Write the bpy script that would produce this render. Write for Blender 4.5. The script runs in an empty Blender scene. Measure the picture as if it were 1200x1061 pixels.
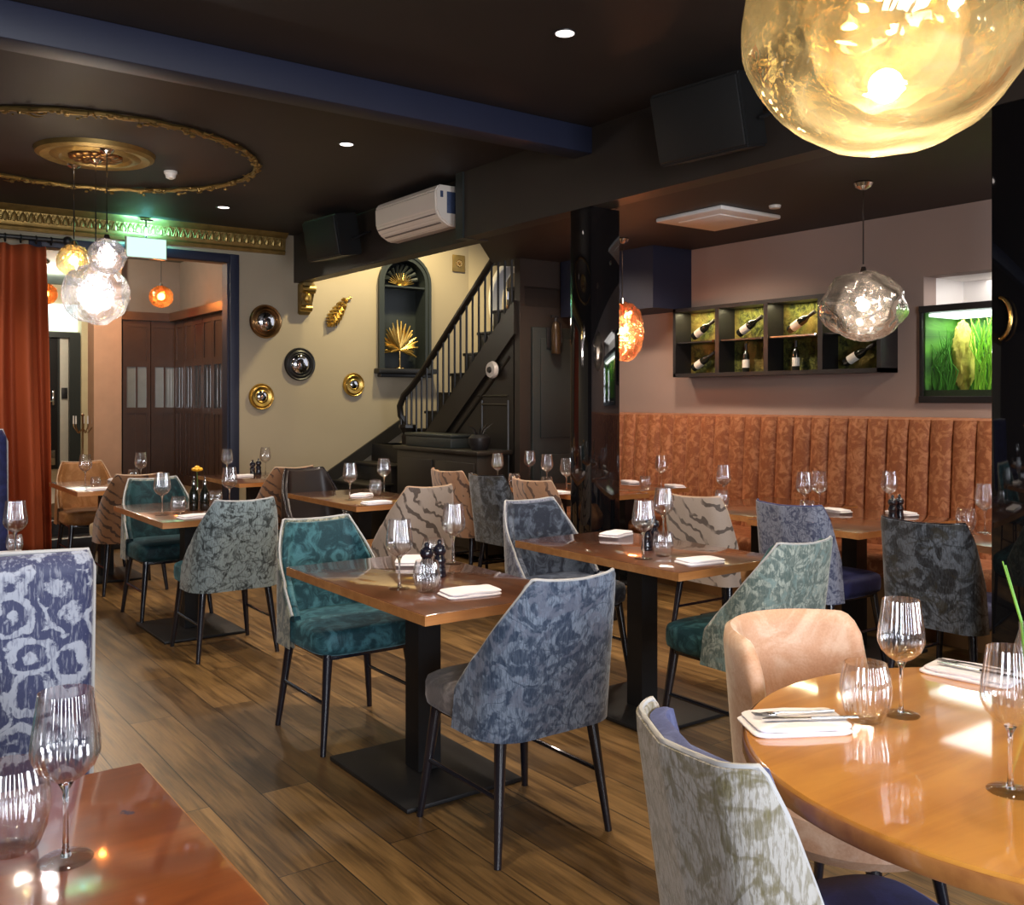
import bpy, bmesh, math, random
from mathutils import Vector, Matrix, noise
random.seed(11)
S = bpy.context.scene
COL = S.collection
PI = math.pi
R = math.radians
V = Vector

# ------------------------------------------------------------------ camera model
FPX, CX, CY, EYE = 1127.0, 600.0, 468.0, 1.45
YAW = R(36)
CA, SA = math.cos(YAW), math.sin(YAW)

def at(px, py, z):
    """world point at height z seen at photo pixel"""
    d = FPX * (EYE - z) / (py - CY)
    l = (px - CX) / FPX * d
    return V((l * CA + d * SA, -l * SA + d * CA, z))

# ------------------------------------------------------------------ object helpers
def link(o, parent=None):
    COL.objects.link(o)
    if parent is not None:
        o.parent = parent
    return o

def tag(o, label=None, cat=None, group=None, kind=None):
    if label: o['label'] = label
    if cat: o['category'] = cat
    if group: o['group'] = group
    if kind: o['kind'] = kind
    return o

def thing(name, label, cat, loc=(0, 0, 0), rz=0.0, group=None):
    o = bpy.data.objects.new(name, None)
    o.empty_display_size = 0.05
    o.location = loc
    o.rotation_euler = (0, 0, rz)
    link(o)
    return tag(o, label, cat, group)

CACHE = {}

class MB:
    """collects shapes into one mesh"""
    def __init__(self):
        self.bm = bmesh.new()
    def _new(self, fn):
        before = set(self.bm.verts)
        fn()
        return [v for v in self.bm.verts if v not in before]
    def box(self, lo, hi, bev=0.0, seg=2, mat=None):
        c = [(a + b) / 2 for a, b in zip(lo, hi)]
        s = [abs(b - a) for a, b in zip(lo, hi)]
        bm2 = bmesh.new()
        bmesh.ops.create_cube(bm2, size=1.0)
        for v in bm2.verts:
            v.co = V((v.co.x * s[0] + c[0], v.co.y * s[1] + c[1], v.co.z * s[2] + c[2]))
        if bev > 0:
            bmesh.ops.bevel(bm2, geom=bm2.edges[:], offset=min(bev, min(s) * .49), segments=seg, profile=.5, affect='EDGES')
        self._merge(bm2, mat)
        return self
    def _merge(self, bm2, mat=None):
        if mat is not None:
            bmesh.ops.transform(bm2, matrix=mat, verts=bm2.verts[:])
        bm2.verts.index_update()
        vm = [self.bm.verts.new(v.co) for v in bm2.verts]
        for f in bm2.faces:
            try:
                nf = self.bm.faces.new([vm[v.index] for v in f.verts])
                nf.material_index = f.material_index
            except ValueError:
                pass
        bm2.free()
    def cone(self, p0, p1, r0, r1, seg=16, caps=True):
        p0, p1 = V(p0), V(p1)
        d = p1 - p0
        q = d.to_track_quat('Z', 'Y')
        r0v, r1v = [], []
        for i in range(seg):
            a = 2 * PI * i / seg
            c = V((math.cos(a), math.sin(a), 0))
            r0v.append(self.bm.verts.new(p0 + q @ (c * r0)))
            r1v.append(self.bm.verts.new(p1 + q @ (c * r1)))
        for i in range(seg):
            j = (i + 1) % seg
            self.bm.faces.new((r0v[i], r0v[j], r1v[j], r1v[i]))
        if caps:
            self.bm.faces.new(r0v[::-1]); self.bm.faces.new(r1v)
        return self
    def tube(self, pts, r, seg=8, closed=False):
        pts = [V(p) for p in pts]
        n = len(pts)
        rings = []
        up = V((0, 0, 1))
        prev = None
        for i, p in enumerate(pts):
            if closed:
                t = pts[(i + 1) % n] - pts[i - 1]
            else:
                t = pts[min(i + 1, n - 1)] - pts[max(i - 1, 0)]
            t.normalize()
            if prev is None:
                a = up if abs(t.dot(up)) < .9 else V((1, 0, 0))
                x = t.cross(a).normalized()
            else:
                x = prev - t * prev.dot(t)
                x.normalize()
            prev = x
            y = t.cross(x)
            rr = r(i / max(1, n - 1)) if callable(r) else r
            rings.append([self.bm.verts.new(p + (x * math.cos(2 * PI * k / seg) + y * math.sin(2 * PI * k / seg)) * rr) for k in range(seg)])
        m = n if closed else n - 1
        for i in range(m):
            a, b = rings[i], rings[(i + 1) % n]
            for k in range(seg):
                l = (k + 1) % seg
                self.bm.faces.new((a[k], a[l], b[l], b[k]))
        if not closed:
            self.bm.faces.new(rings[0][::-1]); self.bm.faces.new(rings[-1])
        return self
    def lathe(self, prof, seg=24, c=(0, 0, 0), mat=None, squash=None):
        bm2 = bmesh.new()
        rings = []
        for (r, z) in prof:
            if r < 1e-6:
                rings.append([bm2.verts.new((c[0], c[1], c[2] + z))])
            else:
                rings.append([bm2.verts.new((c[0] + r * math.cos(2 * PI * k / seg), c[1] + r * math.sin(2 * PI * k / seg), c[2] + z)) for k in range(seg)])
        for a, b in zip(rings, rings[1:]):
            for k in range(seg):
                l = (k + 1) % seg
                if len(a) == 1 and len(b) == 1: continue
                if len(a) == 1: bm2.faces.new((a[0], b[k], b[l]))
                elif len(b) == 1: bm2.faces.new((a[k], a[l], b[0]))
                else: bm2.faces.new((a[k], a[l], b[l], b[k]))
        self._merge(bm2, mat)
        return self
    def prism(self, poly, lo, hi, axis='Z'):
        """extrude a 2D polygon between lo and hi on an axis"""
        def P(a, b, h):
            if axis == 'Z': return (a, b, h)
            if axis == 'X': return (h, a, b)
            return (a, h, b)
        A = [self.bm.verts.new(P(a, b, lo)) for a, b in poly]
        B = [self.bm.verts.new(P(a, b, hi)) for a, b in poly]
        n = len(poly)
        self.bm.faces.new(A[::-1]); self.bm.faces.new(B)
        for i in range(n):
            j = (i + 1) % n
            self.bm.faces.new((A[i], A[j], B[j], B[i]))
        return self
    def grid(self, fn, nu, nv, closed_u=False):
        g = [[self.bm.verts.new(fn(i / (nu if closed_u else nu - 1), j / (nv - 1))) for j in range(nv)] for i in range(nu)]
        m = nu if closed_u else nu - 1
        for i in range(m):
            a, b = g[i], g[(i + 1) % nu]
            for j in range(nv - 1):
                self.bm.faces.new((a[j], b[j], b[j + 1], a[j + 1]))
        return self
    def sphere(self, c, r, seg=16, rings=10, sc=(1, 1, 1)):
        bm2 = bmesh.new()
        bmesh.ops.create_uvsphere(bm2, u_segments=seg, v_segments=rings, radius=r)
        m = Matrix.Translation(V(c)) @ Matrix.Diagonal((sc[0], sc[1], sc[2], 1))
        self._merge(bm2, m)
        return self
    def mesh(self, name, mats, smooth=30):
        bm = self.bm
        bmesh.ops.recalc_face_normals(bm, faces=bm.faces[:])
        if smooth is not None:
            ang = R(smooth)
            for f in bm.faces: f.smooth = True
            for e in bm.edges:
                if len(e.link_faces) == 2:
                    e.smooth = e.calc_face_angle(0) < ang
        me = bpy.data.meshes.new(name)
        bm.to_mesh(me); bm.free()
        if not isinstance(mats, (list, tuple)): mats = [mats]
        for m in mats: me.materials.append(m)
        return me
    def build(self, name, mats, parent=None, smooth=30, loc=None, rz=None):
        o = bpy.data.objects.new(name, self.mesh(name, mats, smooth))
        if loc is not None: o.location = loc
        if rz is not None: o.rotation_euler = (0, 0, rz)
        return link(o, parent)

def solidify(o, t, off=0.0):
    m = o.modifiers.new('thick', 'SOLIDIFY'); m.thickness = t; m.offset = off
    return o

def struct(o):
    o['kind'] = 'structure'
    return o

def inst(key, make, name, parent=None, loc=None, rz=None):
    """object that shares a cached mesh; make() -> mesh"""
    if key not in CACHE: CACHE[key] = make()
    o = bpy.data.objects.new(name, CACHE[key])
    if loc is not None: o.location = loc
    if rz is not None: o.rotation_euler = (0, 0, rz)
    return link(o, parent)

# ------------------------------------------------------------------ materials
class NT:
    def __init__(self, name):
        self.m = bpy.data.materials.new(name)
        self.m.use_nodes = True
        self.t = self.m.node_tree
        self.t.nodes.clear()
        self.out = self.t.nodes.new('ShaderNodeOutputMaterial')
    def n(self, typ, props=None, **ins):
        nd = self.t.nodes.new('ShaderNode' + typ)
        for k, v in (props or {}).items(): setattr(nd, k, v)
        for k, v in ins.items():
            key = int(k[1:]) if k[0] == '_' and k[1:].isdigit() else k.replace('_', ' ')
            s = nd.inputs[key]
            if isinstance(v, bpy.types.NodeSocket): self.t.links.new(v, s)
            else:
                if s.type == 'RGBA' and len(v) == 3: v = (*v, 1)
                s.default_value = v
        return nd
    def math(self, op, a, b=0.0, c=0.0, clamp=False):
        return self.n('Math', dict(operation=op, use_clamp=clamp), _0=a, _1=b, _2=c).outputs[0]
    def mix(self, f, a, b, blend='MIX'):
        nd = self.n('Mix', dict(data_type='RGBA', blend_type=blend), _0=f, _6=a, _7=b)
        return nd.outputs[2]
    def smooth(self, x, lo, hi):
        return self.n('MapRange', dict(interpolation_type='SMOOTHSTEP'), Value=x, From_Min=lo, From_Max=hi).outputs[0]
    def coord(self, kind='Object'):
        return self.n('TexCoord').outputs[kind]
    def mapping(self, vec, scale=(1, 1, 1), rot=(0, 0, 0), loc=(0, 0, 0)):
        return self.n('Mapping', None, Vector=vec, Scale=scale, Rotation=rot, Location=loc).outputs[0]
    def noise(self, vec, scale, detail=3.0, rough=.5, dist=0.0):
        return self.n('TexNoise', None, Vector=vec, Scale=scale, Detail=detail, Roughness=rough, Distortion=dist).outputs[0]
    def bump(self, h, strength=.3, dist=.01):
        return self.n('Bump', None, Height=h, Strength=strength, Distance=dist).outputs[0]
    def surf(self, shader):
        self.t.links.new(shader, self.out.inputs[0]); return self.m
    def pbr(self, **ins):
        return self.surf(self.n('BsdfPrincipled', None, **ins).outputs[0])

def plain(name, col, rough=.5, metal=0.0, var=.12, scale=6.0, coat=0.0, bump=0.0, bscale=60, spec=.5):
    t = NT(name); co = t.coord()
    nz = t.noise(co, scale, 4)
    c = t.mix(nz, [v * (1 - var) for v in col] + [1], [min(1, v * (1 + var)) for v in col] + [1])
    kw = dict(Base_Color=c, Roughness=rough, Metallic=metal, Coat_Weight=coat, Specular_IOR_Level=spec)
    if bump: kw['Normal'] = t.bump(t.noise(co, bscale, 4), bump, .004)
    return t.pbr(**kw)

def emit(name, col, strength):
    t = NT(name)
    return t.surf(t.n('Emission', None, Color=col, Strength=strength).outputs[0])

def velvet(name, col, hi, sc=14):
    t = NT(name); co = t.coord()
    a = t.smooth(t.noise(co, sc, 4, .6, 1.2), .42, .66)
    b = t.noise(co, 160, 2)
    c = t.mix(a, (*col, 1), (*hi, 1))
    c = t.mix(.35, c, t.mix(b, (.1, .1, .1, 1), (1, 1, 1, 1)), 'SOFT_LIGHT')
    return t.pbr(Base_Color=c, Roughness=.62, Sheen_Weight=.5, Sheen_Roughness=.35, Sheen_Tint=[min(1, v * 2 + .1) for v in hi], Specular_IOR_Level=.3, Normal=t.bump(b, .12, .002))

def damask(name, dark, light, sc=11.0, accent=None, streak=.5, thr=.5, seed=0.0):
    t = NT(name); co = t.coord()
    w = t.mapping(co, loc=(seed, seed * .7, seed * .3))
    grain = t.noise(w, 70, 3, .65)
    gj = t.math('MULTIPLY', t.math('SUBTRACT', grain, .5), .22)
    big = t.math('ADD', t.noise(w, sc, 3.0, .55, 1.7), gj)
    m1 = t.smooth(big, thr - .07, thr + .08)
    ring = t.math('ABSOLUTE', t.math('SUBTRACT', t.math('ADD', t.noise(w, sc * .8, 1.0, .4, 1.2), t.math('MULTIPLY', gj, .35)), .5))
    m2 = t.smooth(ring, .010, .05)
    fine = t.noise(t.mapping(w, scale=(170, 170, 34)), 1.0, 3, .6)
    brk = t.smooth(fine, .38, .62)
    m = t.math('MULTIPLY', m1, t.math('ADD', t.math('MULTIPLY', m2, .7), .3))
    m = t.math('MULTIPLY', m, t.math('ADD', t.math('MULTIPLY', brk, streak), 1 - streak))
    m = t.math('ADD', m, t.math('MULTIPLY', brk, .22), 0, True)
    c = t.mix(m, (*dark, 1), (*light, 1))
    if accent is not None:
        m3 = t.smooth(t.math('ADD', t.noise(w, sc * .7, 3, .6, 1.6), gj), .52, .64)
        c = t.mix(t.math('MULTIPLY', m3, .8), c, (*accent, 1))
    c = t.mix(t.math('MULTIPLY', grain, .3), c, (*[v * .5 for v in dark], 1))
    return t.pbr(Base_Color=c, Roughness=.5, Sheen_Weight=.35, Sheen_Roughness=.4, Specular_IOR_Level=.4, Normal=t.bump(t.math('ADD', m, t.math('MULTIPLY', fine, .5)), .25, .004))

def rings_fabric(name, dark, light):
    t = NT(name); co = t.coord()
    wv = t.n('TexNoise', None, Vector=co, Scale=9.0, Detail=2.0).outputs[1]
    warp = t.n('VectorMath', dict(operation='MULTIPLY_ADD'), _0=wv, _1=(.12, .12, .12), _2=co).outputs[0]
    vo = t.n('TexVoronoi', dict(feature='F1'), Vector=t.mapping(warp, scale=(1, 0, 1)), Scale=9.0, Randomness=.6)
    d = vo.outputs['Distance']
    s = t.math('SINE', t.math('MULTIPLY', d, 17.0))
    g1 = t.math('MULTIPLY', t.math('SUBTRACT', t.noise(co, 38, 4, .65), .5), 5.0)
    m = t.smooth(t.math('ADD', s, g1), -.25, .55)
    fine = t.noise(t.mapping(co, scale=(140, 140, 22)), 1.0, 3, .6)
    br = t.smooth(t.math('ADD', fine, t.math('MULTIPLY', t.noise(co, 22, 3), .5)), .56, .78)
    m = t.math('MULTIPLY', m, t.math('ADD', t.math('MULTIPLY', br, .55), .5), 0, True)
    speck = t.math('MULTIPLY', t.smooth(fine, .5, .68), .5)
    m = t.math('MAXIMUM', m, speck)
    c = t.mix(m, (*dark, 1), (*light, 1))
    return t.pbr(Base_Color=c, Roughness=.55, Sheen_Weight=.3, Normal=t.bump(m, .25, .004))

def zebra(name, base, dark, sc=5.0, rot=(.3, .5, .8)):
    t = NT(name); co = t.mapping(t.coord(), rot=rot)
    wv = t.n('TexWave', dict(wave_type='BANDS', bands_direction='X'), Vector=co, Scale=sc, Distortion=7.0, Detail=3.0, Detail_Scale=1.4, Detail_Roughness=.6).outputs['Fac']
    m = t.smooth(wv, .13, .2)
    brk = t.smooth(t.noise(co, 7, 2), .38, .5)
    m = t.math('MAXIMUM', m, t.math('SUBTRACT', 1.0, brk))
    fine = t.noise(co, 120, 3)
    c = t.mix(m, (*dark, 1), (*base, 1))
    c = t.mix(t.math('MULTIPLY', fine, .35), c, (*[v * .6 for v in base], 1))
    return t.pbr(Base_Color=c, Roughness=.6, Sheen_Weight=.3, Normal=t.bump(fine, .12, .003))

def lacquer(name, c1, c2, rough=.07, stain=None, axis=1, along=1.2, across=16):
    t = NT(name); co = t.coord()
    sc = [across, across, across]; sc[axis] = along
    g = t.noise(t.mapping(co, scale=sc), 1.0, 5, .6, .6)
    blot = t.noise(co, 3.0, 3, .5, .8)
    f = t.math('ADD', t.math('MULTIPLY', g, .65), t.math('MULTIPLY', blot, .35))
    c = t.mix(t.smooth(f, .32, .68), (*c1, 1), (*c2, 1))
    if stain is not None:
        k = t.smooth(t.noise(t.mapping(co, loc=(3.1, 1.7, 0), scale=(1, 1, 1)), 5.5, 4, .65, .8), .70, .735)
        c = t.mix(k, c, (*stain, 1))
    return t.pbr(Base_Color=c, Roughness=.3, Coat_Weight=1.0, Coat_Roughness=rough, Coat_IOR=1.8)

def floor_mat():
    t = NT('oak_planks'); co = t.coord()
    sp = t.n('SeparateXYZ', None, Vector=co)
    cv = t.n('CombineXYZ', None, X=sp.outputs[1], Y=sp.outputs[0], Z=0.0).outputs[0]
    br = t.n('TexBrick', dict(offset=.37, offset_frequency=2), Vector=cv, Color1=(0, 0, 0), Color2=(1, 1, 1), Mortar=(.5, .5, .5), Scale=1.0, Mortar_Size=.0022, Mortar_Smooth=.2, Brick_Width=1.7, Row_Height=.19)
    tone = br.outputs['Color']; gap = br.outputs['Fac']
    off = t.n('VectorMath', dict(operation='MULTIPLY_ADD'), _0=tone, _1=(7, 7, 7), _2=co).outputs[0]
    g = t.noise(t.mapping(off, scale=(26, 1.6, 1)), 1.0, 6, .65, .8)
    g2 = t.noise(t.mapping(off, scale=(120, 4, 1)), 1.0, 4, .6, .4)
    kn = t.noise(t.mapping(off, scale=(5, 1.2, 1)), 1.0, 3, .5, 1.5)
    f = t.math('ADD', t.math('ADD', t.math('MULTIPLY', g, .5), t.math('MULTIPLY', kn, .28)), t.math('MULTIPLY', g2, .22))
    ca = t.mix(t.smooth(f, .34, .66), (.045, .023, .008, 1), (.25, .145, .055, 1))
    bt = t.n('RGBToBW', None, Color=tone).outputs[0]
    cb = t.mix(bt, (.45, .43, .40, 1), (1.35, 1.35, 1.25, 1))
    c = t.mix(1.0, ca, cb, 'MULTIPLY')
    c = t.mix(gap, c, (.012, .007, .004, 1))
    h = t.math('SUBTRACT', t.math('MULTIPLY', g, .25), gap)
    return t.pbr(Base_Color=c, Roughness=t.math('ADD', t.math('MULTIPLY', g, .25), .24), Normal=t.bump(h, .35, .004), Specular_IOR_Level=.5)

def thin_glass(name, tint=(1, 1, 1), lo=.05, hi=.75, pw=3.0, ribs=0):
    t = NT(name)
    f = t.n('LayerWeight', None, Blend=.5).outputs['Facing']
    fac = t.math('ADD', t.math('MULTIPLY', t.math('POWER', f, pw), hi), lo, 0, True)
    gk = dict(Color=(1, 1, 1), Roughness=.03)
    if ribs:
        co = t.coord('Object'); sp = t.n('SeparateXYZ', None, Vector=co)
        a = t.math('ARCTAN2', sp.outputs[1], sp.outputs[0])
        gk['Normal'] = t.bump(t.math('SINE', t.math('MULTIPLY', a, ribs)), .5, .004)
    g = t.n('BsdfGlossy', None, **gk).outputs[0]
    tr = t.n('BsdfTransparent', None, Color=tint).outputs[0]
    return t.surf(t.n('MixShader', None, _0=fac, _1=tr, _2=g).outputs[0])

def melt_glass(name, tint, refl, lo, hi, bumpy=.7, sc=4.5, haze=.0, hcol=(1, 1, 1)):
    """mirror-coated, warped blown glass with translucent haze mixed in to imitate a lit glow"""
    t = NT(name); co = t.coord()
    nz = t.noise(co, sc, 2.5, .5, 3.5)
    nm = t.bump(nz, bumpy, .05)
    f = t.n('LayerWeight', None, Blend=.4).outputs['Facing']
    band = t.smooth(t.noise(t.mapping(co, scale=(1, 1, 2.2)), sc * .9, 2, .5, 5.0), .38, .62)
    fac = t.math('ADD', t.math('ADD', t.math('MULTIPLY', f, hi), lo), t.math('MULTIPLY', band, .22), 0, True)
    g = t.n('BsdfGlossy', None, Color=refl, Roughness=.05, Normal=nm).outputs[0]
    tr = t.n('BsdfTransparent', None, Color=tint).outputs[0]
    sh = t.n('MixShader', None, _0=fac, _1=tr, _2=g).outputs[0]
    if haze:  # diffuse haze put into the glass for its lamplit glow
        tl = t.n('BsdfTranslucent', None, Color=hcol, Normal=nm).outputs[0]
        hz = t.math('MULTIPLY', t.math('ADD', t.math('MULTIPLY', t.smooth(nz, .4, .62), .8), .35), haze)
        sh = t.n('MixShader', None, _0=hz, _1=sh, _2=tl).outputs[0]
    return t.surf(sh)

M = {}
M['floor'] = floor_mat()
M['ceil'] = plain('dark_ceiling_paint', (.022, .016, .014), .6, var=.25, scale=1.5)
M['navy'] = plain('navy_paint', (.013, .016, .038), .55, var=.2, scale=2)
M['bulk'] = plain('brown_black_paint', (.030, .022, .017), .5, var=.2, scale=2)
M['black'] = plain('black_satin_paint', (.012, .011, .012), .4, var=.2)
M['gloss'] = plain('black_gloss_lacquer', (.004, .004, .005), .04, var=.1, coat=1.0)
M['wallback'] = plain('greige_plaster', (.36, .295, .205), .8, var=.1, scale=1.4, bump=.08, bscale=25)
M['wallright'] = plain('pink_grey_plaster', (.36, .265, .225), .8, var=.08, scale=1.2, bump=.08, bscale=25)
M['wallfront'] = plain('dark_front_plaster', (.10, .08, .07), .8)
M['slate'] = plain('slate_green_paint', (.022, .027, .025), .45, var=.15)
M['stairwood'] = plain('dark_stained_stair_wood', (.016, .013, .010), .4, var=.35, scale=5)
M['gold'] = plain('aged_gold_leaf', (.55, .36, .10), .35, 1.0, var=.4, scale=18, bump=.25, bscale=40)
M['goldpaint'] = plain('antique_gold_paint', (.30, .20, .065), .45, .75, var=.5, scale=14, bump=.3, bscale=50)
M['brass'] = plain('polished_brass', (.75, .48, .17), .2, 1.0, var=.1)
M['bronze'] = plain('dark_bronze', (.34, .20, .09), .3, 1.0, var=.25)
M['mirror'] = plain('convex_mirror_silver', (.82, .82, .86), .03, 1.0, var=.03)
M['chrome'] = plain('polished_chrome', (.75, .74, .73), .1, 1.0, var=.05)
M['steel'] = plain('cutlery_steel', (.6, .6, .62), .18, 1.0, var=.05)
M['legblack'] = plain('black_lacquered_leg', (.010, .010, .016), .22, var=.2, coat=.5)
M['iron'] = plain('black_cast_iron', (.008, .008, .009), .5, var=.3, bump=.1, bscale=120)
M['linen'] = plain('white_linen', (.82, .79, .83), .85, var=.05, scale=30, bump=.15, bscale=300)
M['porcelain'] = plain('white_plastic', (.80, .76, .70), .3, var=.03)
M['acwhite'] = plain('air_conditioner_white', (.82, .72, .62), .35, var=.03)
M['darkplastic'] = plain('black_plastic', (.010, .010, .010), .45, var=.2)
M['grille'] = plain('speaker_grille', (.006, .006, .006), .6, var=.4, scale=160)
M['mill'] = plain('black_pepper_mill', (.010, .010, .018), .15, var=.2, coat=.8)
M['bottle'] = plain('dark_wine_bottle_glass', (.008, .010, .006), .06, var=.2, coat=1)
M['paper'] = plain('cream_label_paper', (.75, .70, .60), .7, var=.08, scale=20)
M['curtain'] = plain('rust_curtain_cloth', (.40, .075, .018), .75, var=.06)
M['rustvelvet'] = velvet('rust_crushed_velvet', (.27, .088, .034), (.47, .195, .085), 17)
M['teal'] = velvet('teal_crushed_velvet', (.010, .045, .058), (.055, .17, .20), 13)
M['tealdark'] = velvet('dark_teal_velvet', (.008, .028, .034), (.02, .07, .08), 12)
M['bluevelvet'] = velvet('blue_velvet', (.055, .065, .15), (.11, .13, .25), 9)
M['navyvelvet'] = velvet('navy_velvet', (.010, .012, .05), (.02, .025, .10), 9)
M['slatevelvet'] = velvet('slate_blue_velvet', (.022, .028, .045), (.10, .125, .17), 14)
M['greyvelvet'] = velvet('grey_velvet', (.12, .11, .11), (.22, .2, .2), 14)
M['tanleather'] = velvet('tan_suede', (.62, .36, .23), (.74, .52, .38), 7)
M['tanhide'] = velvet('amber_suede', (.30, .13, .04), (.42, .20, .075), 8)
M['creamseat'] = velvet('cream_suede', (.42, .29, .16), (.52, .38, .22), 8)
M['darkleather'] = plain('dark_brown_leather', (.018, .012, .011), .4, var=.3, scale=8)
M['silverblue'] = damask('silver_blue_damask', (.022, .042, .085), (.20, .255, .345), 13, (.15, .175, .245), seed=1.3)
M['greygreen'] = damask('grey_green_damask', (.020, .028, .030), (.34, .42, .43), 15, None, .35, .43, seed=4.1)
M['mint'] = damask('pale_mint_damask', (.10, .15, .14), (.46, .52, .46), 16, (.22, .33, .32), seed=7.7)
M['goldblue'] = damask('silver_gold_damask', (.16, .135, .07), (.46, .44, .41), 11, (.17, .145, .06), .6, .40, seed=2.9)
M['charcoal'] = damask('charcoal_damask', (.008, .009, .011), (.13, .15, .18), 10, (.03, .026, .015), .45, .47, seed=9.2)
M['bluepat'] = damask('blue_silver_damask', (.045, .055, .11), (.26, .28, .35), 20, None, .4, .45, seed=5.4)
M['tealpat'] = damask('teal_gold_damask', (.03, .06, .06), (.33, .33, .24), 13, None, .4, .5, seed=6.6)
M['rings'] = rings_fabric('navy_silver_ikat', (.022, .030, .095), (.34, .37, .45))
M['zebcream'] = zebra('cream_marbled_fabric', (.40, .32, .26), (.055, .035, .025), 4.2)
M['zebtan'] = zebra('tan_marbled_fabric', (.36, .19, .10), (.06, .024, .012), 5.0, (.6, .2, .3))
M['zebbrown'] = zebra('brown_marbled_fabric', (.26, .12, .05), (.035, .014, .008), 5.5, (.2, .9, .4))
M['pipe_light'] = plain('light_grey_piping', (.42, .42, .42), .6)
M['pipe_tan'] = plain('tan_piping', (.50, .34, .22), .6)
M['pipe_navy'] = plain('navy_piping', (.03, .035, .12), .6)
M['top'] = lacquer('brown_lacquered_wood', (.065, .020, .007), (.15, .05, .015), .05)
M['topdark'] = lacquer('dark_brown_lacquered_wood', (.055, .018, .008), (.15, .05, .016), .06)
M['edge'] = lacquer('orange_table_edge_wood', (.36, .135, .035), (.56, .26, .085), .2, axis=0)
M['toprust'] = lacquer('rust_brown_lacquered_wood', (.20, .045, .010), (.42, .115, .024), .07, (.03, .02, .09), axis=0, along=1.6, across=9)
M['tophoney'] = lacquer('honey_lacquered_wood', (.44, .165, .025), (.68, .31, .055), .045, (.16, .07, .06), axis=0, along=1.5, across=12)
M['rimdark'] = lacquer('orange_table_rim', (.22, .07, .02), (.48, .20, .055), .15, (.03, .02, .06), axis=0, along=2, across=8)
M['glass'] = thin_glass('clear_glass', (.985, .985, .985), .06, .7, 2.2)
M['footglass'] = thin_glass('clear_glass_foot', (.99, .99, .99), .07, .28, 2.5)
M['ribglass'] = thin_glass('ribbed_clear_glass', (.992, .99, .992), .12, .80, 2.2, 26)
t = NT('solid_clear_glass')
M['solidglass'] = t.pbr(Base_Color=(1, 1, 1), Roughness=.02, Transmission_Weight=1.0, IOR=1.45)
M['goldmelt'] = melt_glass('gold_mirrored_glass', (1.0, .93, .74), (1.0, .83, .52), .10, .36, .5, 1.9, .05, (1.0, .84, .55))
M['silvermelt'] = melt_glass('smoke_mirrored_glass', (.50, .48, .49), (.62, .60, .60), .30, .5, .45, 1.5, .06, (.9, .84, .76))
M['clearmelt'] = melt_glass('silver_mirrored_glass', (.90, .90, .94), (.9, .9, .95), .2, .45, .6, 3.0, .045, (1, .97, .95))
M['coppermelt'] = melt_glass('copper_mirrored_glass', (.95, .70, .54), (.95, .58, .40), .28, .5, .5, 2.2, .09, (1, .62, .42))
M['amberglass'] = melt_glass('amber_glass', (.95, .42, .16), (.9, .42, .2), .15, .5, .2, 8.0, .06, (1, .4, .15))
M['bulb'] = emit('warm_bulb', (1.0, .82, .55), 28)
M['bulbhot'] = emit('bright_bulb', (1.0, .90, .74), 60)
M['bulborange'] = emit('orange_bulb', (1.0, .60, .22), 34)
M['down'] = emit('downlight_disc', (1.0, .86, .78), 2.2)
M['exit'] = emit('exit_sign_face', (.50, 1.0, .74), 1.0)
M['led'] = emit('led_strip', (.85, 1.0, .92), 2.0)
M['panelwhite'] = plain('white_ceiling_panel', (.85, .80, .76), .5, var=.02)

# ------------------------------------------------------------------ room shell
XB = 4.05         # face of the long bulkhead
YB = 9.70         # back wall
ZC, ZR = 3.20, 2.71
MB().box((-3.6, -3.6, -.12), (7.8, 9.9, 0)).build('floor', M['floor'])['kind'] = 'structure'
struct(MB().box((-3.6, -3.6, ZC), (XB + .15, 9.9, ZC + .12)).build('ceiling', M['ceil']))
c2 = MB().prism([(XB + .15, -3.6), (6.2, -3.6), (6.2, 7.0), (5.2, 7.45), (XB + .15, 6.25)], ZR, ZC + .12)
struct(c2.build('ceiling_right', M['ceil']))
struct(MB().box((XB + .15, 6.0, 4.3), (8.0, 10.0, 4.4)).build('ceiling_stairwell', M['wallback']))
# long bulkhead + far thinner part with a vertical trim
b = MB().box((XB, -3.6, 2.695), (XB + .15, 6.25, ZC)).box((XB + .11, 6.25, 2.695), (XB + .26, YB, ZC))
struct(b.build('trim_bulkhead', M['bulk']))
struct(MB().box((XB - .015, 6.2, 2.69), (XB + .11, 6.30, ZC)).build('trim_bulkhead_post', M['slate']))
# cross beam
struct(MB().box((-3.6, 4.70, 3.03), (XB + .02, 4.88, ZC), .008).build('trim_beam', M['navy']))
# back wall with doorway and arched niche opening
DX0, DX1, DZ = 1.69, 3.455, 2.85
NX0, NX1, NZ0, NZ1 = 5.22, 5.78, 1.80, 3.06
NR = (NX1 - NX0) / 2; NXC = (NX0 + NX1) / 2; NZS = NZ1 - NR
w = MB()
w.box((-3.6, YB, 0), (DX0, YB + .15, 3.4)).box((DX0, YB, DZ), (DX1, YB + .15, 3.4))
w.box((DX1, YB, 0), (NX0, YB + .15, 4.3)).box((NX1, YB, 0), (6.40, YB + .15, 4.3))
w.box((NX0, YB, 0), (NX1, YB + .15, NZ0)).box((NX0, YB, NZ1 + .03), (NX1, YB + .15, 4.3))
arcL = [(NXC - NR * math.cos(a), NZS + NR * math.sin(a)) for a in [R(90 * i / 12) for i in range(13)]]
w.prism([(NX0, NZ1 + .03)] + arcL + [(NXC, NZ1 + .03)], YB, YB + .15, 'Y')
arcR = [(NXC + NR * math.cos(a), NZS + NR * math.sin(a)) for a in [R(90 * i / 12) for i in range(13)]]
w.prism([(NX1, NZ1 + .03)] + arcR + [(NXC, NZ1 + .03)], YB, YB + .15, 'Y')
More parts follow.
